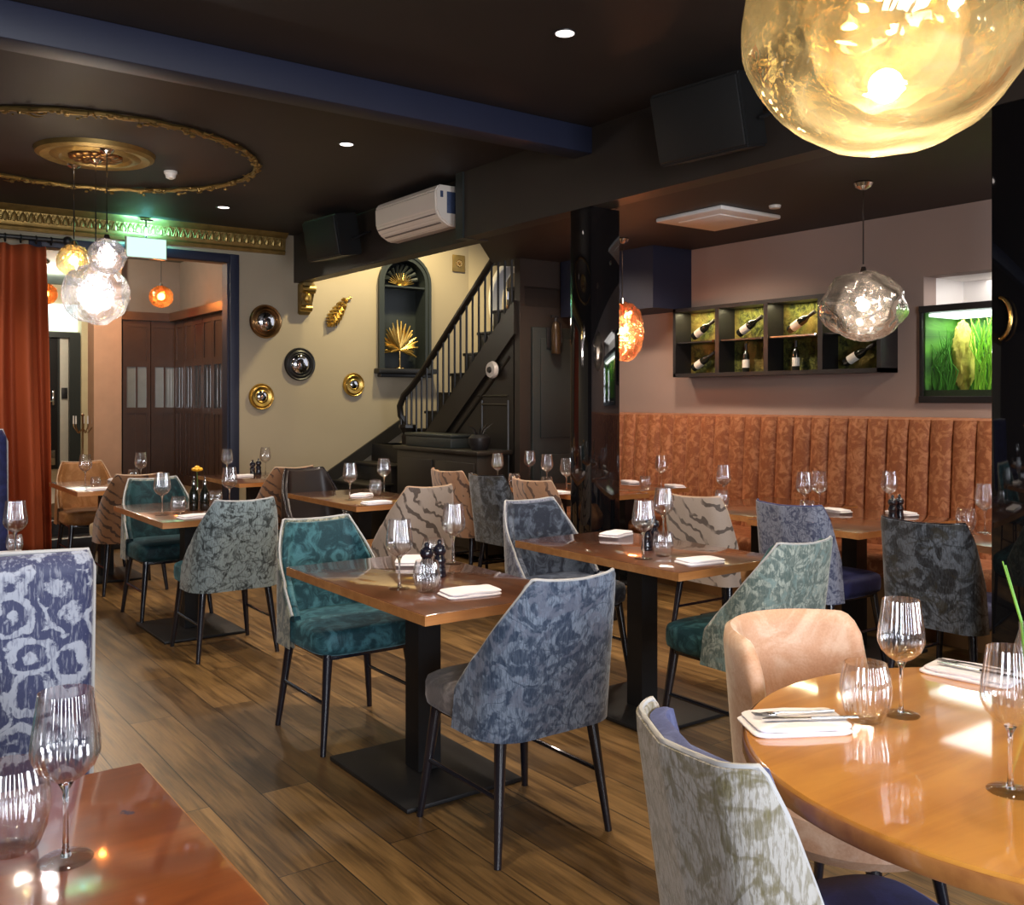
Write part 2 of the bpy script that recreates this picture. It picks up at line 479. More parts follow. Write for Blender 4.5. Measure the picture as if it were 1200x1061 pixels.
struct(w.build('wall_back', M['wallback'], smooth=None))
w = MB().prism([(6.40, YB), (6.48, YB + .15), (7.75, 8.5), (7.62, 8.4)], 0, 4.3)
struct(w.build('wall_stairwell', M['wallback'], smooth=None))
# right wall with aquarium opening
AY0, AY1, AZ0, AZ1 = 2.45, 3.58, 1.44, 2.27
w = MB()
w.box((6.0, -3.6, 0), (6.15, AY0, ZR + .1)).box((6.0, AY1, 0), (6.15, 7.0, ZR + .1))
w.box((6.0, AY0, 0), (6.15, AY1, AZ0)).box((6.0, AY0, AZ1), (6.15, AY1, ZR + .1))
struct(w.build('wall_right', M['wallright'], smooth=None))
w = MB().box((6.5, AY0 - .05, AZ0 - .1), (6.55, AY1 + .05, AZ1 + .1)).box((6.15, AY0 - .05, AZ0 - .1), (6.55, AY0, AZ1 + .1)).box((6.15, AY1, AZ0 - .1), (6.55, AY1 + .05, AZ1 + .1)).box((6.15, AY0, AZ0 - .1), (6.5, AY1, AZ0)).box((6.15, AY0, AZ1), (6.5, AY1, AZ1 + .1))
struct(w.build('wall_aquarium_recess', M['panelwhite'], smooth=None))
# duct box at the far end of the right wall
struct(MB().box((5.55, 5.68, 2.20), (6.0, 6.88, ZR)).build('trim_duct_box', M['navy']))
# front wall behind the camera with two tall windows, left wall
WZ0, WZ1 = .7, 2.75
w = MB()
xs = [-3.6, -2.6, -.6, .4, 2.4, 6.15]
w.box((-3.6, -3.6, 0), (6.15, -3.45, WZ0)).box((-3.6, -3.6, WZ1), (6.15, -3.45, ZC))
for a, c in ((-3.6, -2.6), (-.6, .4), (2.4, 6.15)):
    w.box((a, -3.6, WZ0), (c, -3.45, WZ1))
struct(w.build('wall_front', M['wallfront'], smooth=None))
struct(MB().box((-3.6, -3.6, 0), (-3.5, 9.85, ZC)).build('wall_left', M['wallfront']))
for k, (a, c) in enumerate(((-2.6, -.6), (.4, 2.4))):
    f = MB()
    for x in (a + .02, (a + c) / 2, c - .02):
        f.box((x - .03, -3.56, WZ0), (x + .03, -3.48, WZ1))
    for z in (WZ0 + .03, 2.1, WZ1 - .03):
        f.box((a, -3.56, z - .03), (c, -3.48, z + .03))
    o = struct(f.build('window_%d' % (k + 1), M['black']))
# ---- cornice on the back wall: moulded profile with rows of leaf relief
c = MB()
prof = [(YB, 2.98), (YB - .03, 2.98), (YB - .045, 3.01), (YB - .03, 3.03), (YB - .04, 3.05), (YB - .055, 3.15), (YB - .10, 3.17), (YB - .13, 3.20), (YB, 3.20)]
c.prism(prof, -3.5, XB, 'X')
n = 0
x = -1.2
while x < XB - .04:
    c.sphere((x, YB - .05, 3.10), .036, 6, 5, (.75, .5, 1.25))
    c.sphere((x + .035, YB - .052, 3.122), .02, 5, 4, (.8, .6, 1.3))
    c.sphere((x + .035, YB - .05, 3.078), .016, 5, 4, (1.2, .6, .9))
    c.tube([(x - .03, YB - .055, 3.06), (x - .02, YB - .07, 3.10), (x, YB - .07, 3.145), (x + .022, YB - .065, 3.10), (x + .03, YB - .055, 3.06)], .006, 4)
    x += .072
struct(c.build('trim_cornice', M['goldpaint']))
# door surround
d = MB()
d.box((DX1, YB - .03, 0), (DX1 + .10, YB + .02, DZ + .09), .01).box((DX0 - .1, YB - .03, 0), (DX0, YB + .02, DZ + .09), .01).box((DX0, YB - .03, DZ), (DX1, YB + .02, DZ + .09), .01)
d.box((DX1 - .02, YB, 0), (DX1, YB + .15, DZ)).box((DX0, YB, 0), (DX0 + .02, YB + .15, DZ))
struct(d.build('trim_doorway', M['navy']))
struct(MB().box((DX1 + .1, YB - .02, 0), (4.6, YB, .16), .006).build('baseboard_back', M['slate']))

# ------------------------------------------------------------------ raised room beyond the doorway
struct(MB().box((DX0 - 1.4, 10.35, -.12), (3.95, 15.7, .42)).build('floor_upper', M['edge'] if False else plain('pale_oak_boards', (.27, .18, .10), .45, var=.3, scale=8)))
struct(MB().box((DX0 - .3, 9.75, 0), (3.62, 10.05, .14), .01).box((DX0 - .3, 10.05, 0), (3.62, 10.35, .28), .01).build('trim_steps', M['black']))
struct(MB().box((.3, 9.85, 3.15), (3.95, 15.7, 3.25)).build('ceiling_upper', plain('teal_grey_ceiling', (.10, .13, .12), .7)))
grey = plain('taupe_plaster', (.20, .17, .14), .8)
struct(MB().box((3.70, 9.85, 0), (3.85, 12.2, 3.2)).build('wall_upper_right', grey))
struct(MB().box((2.98, 12.14, .42), (3.7, 12.28, 3.2)).box((2.98, 12.28, 3.05), (3.85, 12.4, 3.2)).build('wall_upper_back', grey))
struct(MB().box((2.66, 12.0, .42), (2.97, 12.3, 3.15)).build('wall_upper_pier', plain('peach_plaster', (.62, .36, .22), .8)))
struct(MB().box((3.22, 15.3, .42), (3.95, 15.6, 3.15)).build('wall_upper_cream', plain('cream_plaster', (.70, .58, .36), .8)))
struct(MB().box((.3, 15.5, .42), (3.3, 15.6, 3.15)).build('wall_upper_far', plain('far_cream_plaster', (.55, .47, .33), .8)))
struct(MB().box((.2, 9.85, 0), (.3, 15.6, 3.2)).build('wall_upper_left', grey))
struct(MB().box((3.85, 12.2, 0), (3.95, 15.6, 3.2)).build('wall_upper_hall', grey))
# far black door with glazed transom
dr = struct(MB().box((2.10, 15.42, .42), (2.92, 15.48, 2.36), .01).build('door_1', M['black']))
MB().box((2.84, 15.38, 1.36), (2.87, 15.42, 1.58), .004).tube([(2.855, 15.36, 1.42), (2.74, 15.36, 1.42)], .014).build('door_handle', M['chrome'], dr)
MB().box((2.74, 15.40, .48), (2.88, 15.42, .70), .004).build('kick_plate', M['chrome'], dr)
struct(MB().box((2.92, 15.43, .42), (2.95, 15.5, 2.4)).box((3.07, 15.36, .42), (3.22, 15.5, 2.40)).box((2.0, 15.38, 2.36), (3.22, 15.5, 2.44)).build('trim_far_door', M['slate']))
o = MB().box((2.95, 15.44, .5), (3.07, 15.48, 2.36), .006).build('wall_panel', plain('pale_stone_panel', (.62, .58, .50), .6))
tag(o, 'tall pale panel beside the black door in the far room', 'panel')
o = MB().box((2.97, 15.41, 1.46), (3.05, 15.44, 1.62), .004).build('card_reader', M['black'])
tag(o, 'small dark card reader on the pale panel by the far door', 'card reader')
o = struct(MB().box((2.2, 15.46, 2.46), (3.2, 15.49, 2.86)).build('window_3', emit('bright_transom', (.80, 1.0, .92), 1.6)))
# folding timber screens
def screen(name, label, w, loc, rz, npan, pm='scrglass'):
    t = thing(name, label, 'screen', loc, rz)
    pw = w / npan
    wood = M['scrwood']
    for i in range(npan):
        x0 = i * pw
        m = MB()
        m.box((x0 + .004, -.02, 0), (x0 + .05, .02, 1.98)).box((x0 + pw - .05, -.02, 0), (x0 + pw - .004, .02, 1.98))
        for z0, z1 in ((0, .12), (.86, .93), (1.42, 1.50), (1.90, 1.98)):
            m.box((x0 + .05, -.02, z0), (x0 + pw - .05, .02, z1))
        m.box((x0 + .05, -.008, .12), (x0 + pw - .05, .008, .86))
        m.box((x0 + pw / 2 - .012, -.016, .12), (x0 + pw / 2 + .012, .016, .86))
        m.box((x0 + pw / 2 - .010, -.014, .93), (x0 + pw / 2 + .010, .014, 1.42))
        m.box((x0 + .05, -.008, 1.50), (x0 + pw - .05, .008, 1.90))
        p = m.build('leaf', wood, t)
        MB().box((x0 + .05, -.003, .93), (x0 + pw - .05, .003, 1.42)).build('pane', M[pm], p)
    return t
M['scrwood'] = plain('brown_screen_wood', (.065, .028, .012), .35, var=.3, scale=7)
M['drkpane'] = plain('dark_screen_pane', (.03, .026, .018), .15, var=.2, coat=.4)
M['scrglass'] = plain('dull_screen_glass', (.24, .25, .23), .12, var=.2, coat=.5)
screen('folding_screen', 'dark wooden screen with pale glass panes facing the doorway', .66, (2.99, 12.06, .42), 0, 2)
screen('folding_screen', 'brown panelled wooden screen along the right side of the far room', 1.70, (3.62, 12.0, .42), R(-90), 5, 'drkpane')
struct(MB().box((2.97, 11.98, 2.40), (3.70, 12.14, 2.50)).box((3.52, 9.88, 2.40), (3.70, 12.0, 2.50)).build('trim_screen_head', M['scrwood']))

# ------------------------------------------------------------------ stairs
def ystr(y): return 1.03 + (8.6 - y) * .79          # top line of the outer string
SX = 5.10
st = thing('staircase', 'dark wooden staircase with slim balusters rising beside the cream wall', 'staircase', (SX, 8.85, 0))
def L(x, y, z): return (x - SX, y - 8.85, z)
m = MB()
for i in range(5):                                   # lower flight along the back wall
    m.box(L(4.10 + .26 * i, 8.86, 0), L(4.10 + .26 * (i + 1), 9.68, .19 * (i + 1) - .03), .006)
    m.box(L(4.07 + .26 * i, 8.84, .19 * (i + 1) - .03), L(4.10 + .26 * (i + 1) + .02, 9.68, .19 * (i + 1)), .008)
m.box(L(5.08, 8.86, 0), L(6.05, 9.68, .95))
k = 0
y = 8.86
z = .95
while z < 2.45:
    z += .19; 
    m.box(L(SX + .05, y - .245, z - .19), L(6.05, y, z), .004)
    m.box(L(SX + .04, y - .245, z - .03), L(6.05, y + .02, z), .006)
    y -= .245
m.build('treads', M['stairwood'], st)
# side panelling below the string
m = MB()
m.prism([(8.84 - 8.85, 0), (8.84 - 8.85, ystr(8.84) - .05), (7.0 - 8.85, ystr(7.0) - .05), (7.0 - 8.85, 0)], .0, .05, 'X')
m.build('side_panel', M['stairwood'], st, smooth=None)
m = MB()
for (a, b_, za, zb) in ((8.84, 6.95, None, None),):
    m.prism([(a - 8.85, ystr(a) - .30), (a - 8.85, ystr(a)), (b_ - 8.85, ystr(b_)), (b_ - 8.85, ystr(b_) - .30)], -.03, .03, 'X')
m.build('outer_string', M['stairwood'], st, smooth=None)
m = MB()                                            # raised mouldings of the panels
def rail(p, q, r=.016): m.tube([L(SX - .0, *p), L(SX - .0, *q)], r * .75, 6)
rail((8.45, ystr(8.45) - .42), (7.05, ystr(7.05) - .42), .02)
rail((8.0, .6), (8.0, ystr(8.0) - .55)); rail((7.55, .6), (7.55, ystr(7.55) - .75)); rail((7.55, 1.48), (7.08, 1.48))
rail((7.5, .6), (7.5, 1.44)); rail((7.08, .6), (7.08, 1.44)); rail((7.5, 1.40), (7.08, 1.40)); rail((8.45, .6), (7.08, .6))
m.build('panel_moulding', M['stairwood'], st)
# newel
m = MB()
m.lathe([(0, 0), (.085, 0), (.085, .5), (.07, .54), (.06, .6), (.065, .95), (.075, 1.06), (.06, 1.09), (.085, 1.13), (.10, 1.15), (.10, 1.18), (0, 1.19)], 8, L(SX - .02, 8.86, 0))
m.build('newel_post', M['stairwood'], st)
hr = []
def rz_(y): return ystr(y) + .70
hr += [L(SX - .03, 8.90, 1.20), L(SX - .07, 8.93, 1.28), L(SX - .09, 8.91, 1.38), L(SX - .08, 8.84, 1.49), L(SX - .04, 8.74, 1.585)]
for i in range(14):
    yy = 8.6 - i * (8.6 - 7.0) / 13
    hr.append(L(SX, yy, rz_(yy)))
MB().tube(hr, .034, 10).build('handrail', M['stairwood'], st)
for i in range(17):
    yy = 8.72 - i * .106
    top = rz_(yy) if yy < 8.62 else rz_(8.62) - (yy - 8.62) * .9
    MB().cone(L(SX, yy, ystr(yy) - .01), L(SX, yy, top - .02), .011, .011, 8).build('baluster', M['stairwood'], st)
for (dx, dy, top) in ((-.075, .05, 1.42), (-.06, -.04, 1.50), (-.03, -.09, 1.56)):
    MB().cone(L(SX + dx, 8.86 + dy, 1.17), L(SX + dx, 8.86 + dy, top), .0125, .0125, 8).build('baluster', M['stairwood'], st)
m = MB().prism([(4.05 - SX, .20), (4.05 - SX, .36), (.42, 1.26), (.42, 1.10)], YB - .035 - 8.85, YB - .005 - 8.85, 'Y')
m.build('wall_string', M['stairwood'], st, smooth=None)
# wall closing the space under the upper flight
struct(MB().box((5.10, 6.90, 0), (6.1, 6.98, ZR)).build('wall_stair_end', M['bulk']))
struct(MB().box((6.06, 6.98, 0), (6.15, 9.0, 1.6)).build('wall_stair_side', M['bulk']))
dd = struct(MB().box((5.22, 6.865, 0), (5.95, 6.90, 2.10), .008).build('door_2', M['slate']))
MB().box((5.30, 6.85, .15), (5.87, 6.868, .95), .006).box((5.30, 6.85, 1.1), (5.87, 6.868, 2.0), .006).build('door_panel', M['slate'], dd)
e = thing('fire_extinguisher', 'small black and amber cylinder hung on the dark door under the stairs', 'extinguisher', (5.42, 6.79, 1.86))
MB().lathe([(0, 0), (.038, 0), (.042, .01), (.042, .22), (.03, .27), (.018, .29), (0, .29)], 16).build('cylinder', plain('amber_dark_enamel', (.045, .026, .010), .3, var=.3), e)
MB().cone((0, 0, .285), (0, 0, .33), .014, .014, 10).box((-.05, -.012, .32), (.03, .012, .345), .004).tube([(0, 0, .30), (.06, 0, .27), (.065, 0, .1)], .008).build('valve', M['black'], e)
MB().box((-.06, .045, .05), (.06, .062, .24), .004).build('bracket', M['black'], e)
th = thing('thermostat', 'round white dial on the dark stair panel', 'thermostat', (SX - .03, 7.26, 1.72))
rotm = Matrix.Rotation(R(-90), 4, 'Y')
MB().lathe([(0, 0), (.075, 0), (.08, .02), (.07, .045), (0, .05)], 24, mat=rotm).build('body', M['porcelain'], th)
MB().lathe([(0, .05), (.03, .05), (.025, .065), (0, .066)], 16, mat=rotm).build('dial', M['black'], th)
# low dark chest against the stair panelling
ch = thing('sideboard', 'low dark wooden sideboard standing under the staircase', 'sideboard', (4.90, 7.75, 0))
MB().box((-.17, -.72, .06), (.17, .72, .95), .008).build('carcass', M['stairwood'], ch)
MB().box((-.20, -.76, .95), (.19, .76, .99), .01).build('top', M['stairwood'], ch)
for yy in (-.36, .36):
    dfx = MB().box((-.185, yy - .33, .12), (-.17, yy + .33, .88), .006).build('door', M['stairwood'], ch)
    MB().sphere((-.20, yy + (.28 if yy < 0 else -.28), .6), .016).build('knob', M['brass'], dfx)
o = thing('tray_box', 'black lidded box on the sideboard under the stairs', 'box', (4.90, 7.95, .99))
MB().box((-.13, -.42, 0), (.13, .42, .10), .012).build('body', M['slate'], o)
MB().box((-.14, -.43, .10), (.14, .43, .13), .01).build('lid', M['slate'], o)
o = thing('black_pot', 'black spiky pot at the right end of the sideboard', 'pot', (4.88, 7.22, .99))
MB().lathe([(0, 0), (.07, 0), (.10, .06), (.10, .11), (.07, .14), (.06, .13), (0, .12)], 20).build('bowl', M['black'], o)
m = MB()
for i in range(9):
    a = i * 2.4
    m.tube([(0.02 * math.cos(a), .02 * math.sin(a), .12), (.06 * math.cos(a), .06 * math.sin(a), .19), (.12 * math.cos(a), .12 * math.sin(a), .20 + .02 * (i % 3))], lambda u: .009 * (1 - u) + .001, 5)
m.build('leaves', M['black'], o)

# ------------------------------------------------------------------ pillars
def pillar(label, x0, x1, y0, y1, z1):
    t = thing('pillar', label, 'pillar', ((x0 + x1) / 2, (y0 + y1) / 2, 0))
    hx, hy = (x1 - x0) / 2, (y1 - y0) / 2
    MB().box((-hx, -hy, 0), (hx, hy, z1), .006).build('shaft', M['gloss'], t)
    MB().box((-hx - .012, -hy - .012, 0), (hx + .012, hy + .012, .12), .005).build('plinth', M['black'], t)
    return t
pillar('glossy black square pillar in the middle of the room below the navy beam', 4.05, 4.30, 4.71, 4.92, 2.694)
pillar('glossy black pillar at the right edge behind the round table', 4.05, 4.35, 1.60, 2.11, 2.694)
o = MB().tube([(4.035, 2.075 - .055 * math.sin(a), 1.79 + .09 * math.cos(a)) for a in [R(10 + 160 * i / 14) for i in range(15)]], .008, 8).build('handle', M['brass'])  # brass arc added to imitate a golden gleam on the pillar
tag(o, 'curved brass arc added as a golden gleam on the pillar at the right edge', 'handle')
o.name = 'added_brass_arc'

# ------------------------------------------------------------------ banquette
bq = thing('banquette', 'long rust velvet banquette with vertical channels along the right wall', 'banquette', (5.9, 2.0, 0))
Y0, Y1 = -1.0, 6.85
chw = .155
nch = 51; chw = (Y1 - Y0) / nch
def chan(u, v):
    yy = Y0 + (Y1 - Y0) * u
    ph = ((yy - Y0) / chw) % 1.0
    puff = .045 * (abs(math.sin(PI * ph)) ** .6)
    if v < .9:
        z = .44 + v / .9 * .86
        x = 5.90 - .02 - puff * (1 if v < .86 else .8) + .05 * (v / .9) - .04
    else:
        a = (v - .9) / .1 * PI / 2
        z = 1.30 + .03 * math.sin(a)
        x = 5.95 - .04 - .03 - puff * .7 * math.cos(a) + .03 * (1 - math.cos(a)) * 3
    return (x - 5.9, yy - 2.0, z)
MB().grid(chan, nch * 12 + 1, 16).box((.06, Y0 - 2, .44), (.095, Y1 - 2, 1.322)).build('backrest', M['rustvelvet'], bq, smooth=60)
m = MB().box((-.56, Y0 - 2, .34), (.0, Y1 - 2, .47), .04, 3)
m.build('seat', M['rustvelvet'], bq)
MB().box((-.50, Y0 - 2, 0), (.05, Y1 - 2, .34)).build('plinth', plain('oak_plinth', (.20, .095, .035), .4, var=.3), bq)

# ------------------------------------------------------------------ chairs
def arc_path(n, a=.262, back=-.27, rad=.13, fwd=-.02):
    """plan path of the shell from left front round the back to right front"""
    Ls, La, Lb = abs(fwd - (back + rad)), rad * PI / 2, (a - rad)
    half = Lb + La + Ls
    pts = []
    for i in range(n):
        s = -half + 2 * half * i / (n - 1)
        sg = 1 if s >= 0 else -1
        u = abs(s)
        if u <= Lb: x, y = u, back; nx, ny = 0, -1
        elif u <= Lb + La:
            t = (u - Lb) / rad
            x = Lb + rad * math.sin(t); y = back + rad - rad * math.cos(t); nx, ny = math.sin(t), -math.cos(t)
        else:
            x = a; y = back + rad + (u - Lb - La); nx, ny = 1, 0
        pts.append((sg * x, y, sg * nx, ny, u / half))
    return pts, Lb / half

def shell_fn(off, zb=.40, ztop=.885, zend=.52, flat=.43, n=41, fwd=-.02, pw=.95, taper=.12, a=.262, rad=.13):
    pts, _ = arc_path(n, a=a, rad=rad, fwd=fwd)
    def f(u, v):
        i = u * (n - 1); k = min(int(i), n - 2); w_ = i - k
        P = [pts[k][j] * (1 - w_) + pts[k + 1][j] * w_ for j in range(5)]
        q = P[4]
        top = ztop + .012 * min(1, q / flat) ** 2 if q < flat else ztop + .012 - (ztop + .012 - zend) * ((q - flat) / (1 - flat)) ** pw
        z = zb + (top - zb) * v
        lean = (z - zb) / .48
        x = P[0] * (1 - taper * lean * (1 if q < .8 else .6)) + P[2] * off
        y = P[1] - .10 * lean * (1 - .5 * q) + P[3] * off
        if v > .94: pass
        return V((x, y, z))
    return f

def chair_parts(fab, inner, seatm, pipem, upright=False):
    out = {}
    kw = dict(flat=.74, zend=.62, fwd=-.15, pw=1.3, taper=.06, a=.245, rad=.085) if upright else {}
    fo = shell_fn(0, zb=.385, **kw); fm = shell_fn(-.022, zb=.385, **kw); fi = shell_fn(-.05, zb=.46, **kw)
    def solid(A, B):
        def g(u, v):      # closed loop across the thickness
            if v < .45: return A(u, v / .45)
            if v < .55: return A(u, 1).lerp(B(u, 1), (v - .45) / .1) + V((0, 0, .004 * math.sin(PI * (v - .45) / .1)))
            return B(u, 1 - (v - .55) / .45)
        return g
    m = MB(); m.grid(solid(fo, fm), 41, 27)
    # bottom of the shell
    out['backrest'] = m.mesh('backrest', fab, 60)
    m = MB(); m.grid(solid(lambda u, v: fm(u, .12 + .86 * v), lambda u, v: fi(u, .98 * v)), 41, 27)
    out['inner_back'] = m.mesh('inner_back', inner, 60)
    m = MB()
    m.tube([fo(i / 60, 1).lerp(fm(i / 60, 1), .5) + V((0, 0, .004)) for i in range(61)] , .0055, 6)
    out['piping'] = m.mesh('piping', pipem, 60)
    m = MB()
    def seat(u, v):
        a = 2 * PI * u
        ca, sa = math.cos(a), math.sin(a)
        e = .42
        px_ = .245 * math.copysign(abs(ca) ** e, ca); py_ = .245 * math.copysign(abs(sa) ** e, sa) + .008
        lv = [(0, .395), (.9, .395), (.985, .41), (1.0, .43), (1.0, .475), (.98, .492), (.9, .503), (.5, .512), (0, .514)]
        i = v * (len(lv) - 1); k = min(int(i), len(lv) - 2); w_ = i - k
        s = lv[k][0] * (1 - w_) + lv[k + 1][0] * w_; z = lv[k][1] * (1 - w_) + lv[k + 1][1] * w_
        return V((px_ * s, py_ * s - .0, z))
    m.grid(seat, 48, 9, True)
    bmesh.ops.remove_doubles(m.bm, verts=m.bm.verts[:], dist=.0005)
    out['seat'] = m.mesh('seat', seatm, 60)
    return out

def leg_mesh(sx, sy):
    return MB().cone((sx * .185, sy * .19, .40), (sx * .228, sy * .235, 0), .021, .012, 12).mesh('leg', M['legblack'])

def chair(label, x, y, rz, fab, inner=None, seatm=None, pipe='pipe_light', group=None, sc=1.0, upright=False):
    inner = inner or fab; seatm = seatm or inner
    t = thing('dining_chair', label, 'chair', (x, y, 0), rz, group)
    t.scale = (sc, sc, sc)
    key = ('chair', fab, inner, seatm, pipe, upright)
    if key not in CACHE: CACHE[key] = chair_parts(M[fab], M[inner], M[seatm], M[pipe], upright)
    for nm, me in CACHE[key].items():
        link(bpy.data.objects.new(nm, me), t)
    for sx in (-1, 1):
        for sy in (-1, 1):
            inst(('leg', sx, sy), lambda: leg_mesh(sx, sy), 'leg', t)
        inst(('str', sx), lambda: MB().cone((sx * .207, -.213, .20), (sx * .207, .213, .20), .008, .008, 8).mesh('stretcher', M['legblack']), 'stretcher', t)
    inst('frame', lambda: MB().box((-.20, -.21, .375), (.20, .21, .398), .004).mesh('seat_frame', M['legblack']), 'seat_frame', t)
    return t

F = 0.0            # facing +Y
B = PI             # facing -Y
E = -PI / 2        # facing +X
chair('silver-blue damask chair with its back to us at the central table', 1.935, 2.66, F, 'silverblue', 'silverblue', 'greyvelvet')
chair('teal velvet chair facing us at the far end of the central table', 1.90, 3.84, B, 'tealpat', 'teal')
chair('pale mint damask chair with its back to the tan chair, right of centre', 3.14, 2.70, F, 'mint', 'teal', 'teal')
chair('slate-blue velvet chair facing us beside the glossy black pillar', 3.19, 3.90, B, 'bluepat', 'slatevelvet', 'slatevelvet')
chair('grey-green damask chair with its back to us at the table with the yellow flower', 1.93, 5.50, F, 'greygreen', 'teal', 'teal')
chair('dark teal chair facing us behind the table with the yellow flower', 1.93, 6.62, B, 'tealpat', 'tealdark', 'tealdark')
chair('cream marbled chair with wavy dark lines behind the central table', 3.18, 5.60, F, 'zebcream', 'zebcream', 'tanhide', 'pipe_tan')
chair('dark leather chair at the far end of the table before the stairs', 3.18, 6.88, B, 'darkleather', 'darkleather', 'darkleather', 'legblack')
chair('brown marbled chair with a cream seat at the table by the curtain', 1.95, 7.70, F, 'zebbrown', 'creamseat', 'creamseat', 'pipe_tan')
chair('amber suede chair facing us behind the table by the curtain', 1.93, 8.83, B, 'tanhide', 'tanhide', 'tanhide', 'pipe_tan')
chair('brown marbled chair at the table below the wall mirrors', 3.18, 7.74, F, 'zebbrown', 'tanhide', 'tanhide', 'pipe_tan')
chair('tan marbled chair nearest the stairs at the long table left of the pillar', 4.30, 6.37, E, 'zebtan', 'tanhide', 'tanhide', 'pipe_tan', upright=True)
chair('charcoal damask chair between two tan chairs left of the pillar', 4.30, 5.83, E, 'charcoal', 'darkleather', 'darkleather', 'legblack', upright=True)
chair('brown marbled chair closest to the glossy middle pillar', 4.31, 5.29, E, 'zebtan', 'tanhide', 'tanhide', 'pipe_tan', upright=True)
chair('cream marbled chair at the banquette tables right of the middle pillar', 4.42, 3.90, E, 'zebcream', 'zebcream', 'tanhide', 'pipe_tan', upright=True)
chair('blue and silver patterned chair with a navy seat at the banquette tables', 4.50, 3.28, E, 'bluepat', 'navyvelvet', 'navyvelvet', 'pipe_navy', upright=True)
chair('charcoal damask chair in shade left of the right-hand pillar', 4.47, 2.50, E, 'charcoal', 'bluevelvet', 'bluevelvet', 'legblack', sc=.99, upright=True)
chair('silver and gold damask chair with blue velvet inside, in the front right', 1.475, 1.025, R(-90 - 17), 'goldblue', 'bluevelvet', 'navyvelvet', upright=True).scale = (.84, 1.0, 1.0)
chair('teal chair just visible beyond the rust-brown front table', .08, 2.28, B, 'tealpat', 'teal', 'teal')

# high-backed patterned chair at the left edge
def highback(label, x, y, rz, fab, side, pipe):
    t = thing('high_back_chair', label, 'chair', (x, y, 0), rz)
    m = MB()
    def pan(u, v):
        # rounded rectangular pad, wrapped in u
        a = 2 * PI * u
        ca, sa = math.cos(a), math.sin(a)
        px_ = .262 * math.copysign(abs(ca) ** .22, ca); py_ = .05 * math.copysign(abs(sa) ** .5, sa)
        z = .30 + v * .73
        k = 1.0
        if v > .95: k = 1 - ((v - .95) / .05) ** 2 * .06; z = .30 + .95 * .73 + .0365 * math.sin((v - .95) / .05 * PI / 2)
        return V((px_ * (k if abs(px_) > .1 else 1), py_ * (1 if v < .96 else 1 - .6 * (v - .96) / .04) - .25 - .06 * v, z))
    m.grid(pan, 48, 24, True)
    m.bm.faces.new([v for v in m.bm.verts if abs(v.co.z - 1.03) < .004][:0] or m.bm.faces.new) if False else None
    bk = m.build('backrest', M[fab], t, smooth=50)
    MB().box((-.24, -.345, .95), (.24, -.265, 1.028), .02).build('top_band', M[fab], bk)
    MB().tube([(-.262, -.345 + .06, .32), (-.264, -.36 + .05, .98), (-.25, -.312, 1.028), (0, -.312, 1.036), (.25, -.312, 1.028), (.264, -.36 + .05, .98), (.262, -.345 + .06, .32)], .007, 6).build('piping', M[pipe], t)
    MB().box((-.255, -.25, .36), (.255, .27, .50), .05, 3).build('seat', M[side], t)
    for sx in (-1, 1):
        for sy in (-1, 1):
            MB().box((sx * .21 - .02, sy * .22 - .02, 0), (sx * .21 + .02, sy * .22 + .02, .38), .004).build('leg', M['legblack'], t)
    return t
highback('tall navy and silver ring-patterned chair at the left edge', .385, 3.20, R(-2), 'rings', 'bluevelvet', 'pipe_light')
highback('dark navy high-backed chair glimpsed beside the curtain', .50, 5.32, B, 'navyvelvet', 'navyvelvet', 'pipe_light').scale = (1.25, 1.25, 1.25)

# tan barrel chair at the round table
def barrel(label, x, y, rz):
    t = thing('tub_chair', label, 'chair', (x, y, 0), rz)
    def sh(off):
        def f(u, v):
            a = R(-72 + 144 * u)
            rr = .315 + off
            q = abs(a) / R(72)
            top = .825 - .16 * (1 - math.sqrt(max(0, 1 - (max(0, q - .80) / .20) ** 2)))
            z = .34 + (top - .34) * v
            xx = rr * math.sin(a) * (.94 + .06 * v); yy = -rr * math.cos(a) * .95 - .05 * v * math.cos(a) + .02
            return V((xx, yy, z))
        return f
    A, Bf = sh(0), sh(-.045)
    def g(u, v):
        if v < .45: return A(u, v / .45)
        if v < .55:
            w_ = (v - .45) / .1
            return A(u, 1).lerp(Bf(u, 1), w_) + V((0, 0, .018 * math.sin(PI * w_)))
        return Bf(u, 1 - (v - .55) / .45)
    m = MB().grid(g, 45, 29)
    m.build('backrest', M['tanleather'], t, smooth=60)
    MB().lathe([(0, .33), (.23, .33), (.255, .36), (.255, .43), (.23, .465), (0, .475)], 36).build('seat', M['tanleather'], t)
    for sx in (-1, 1):
        for sy in (-1, 1):
            MB().cone((sx * .15, sy * .15, .34), (sx * .20, sy * .20, 0), .02, .012, 12).build('leg', M['legblack'], t)
    return t
barrel('tan suede tub chair with curved back drawn up to the round table', 2.17, 1.51, R(180 + 5)).scale = (.93, 1, 1)

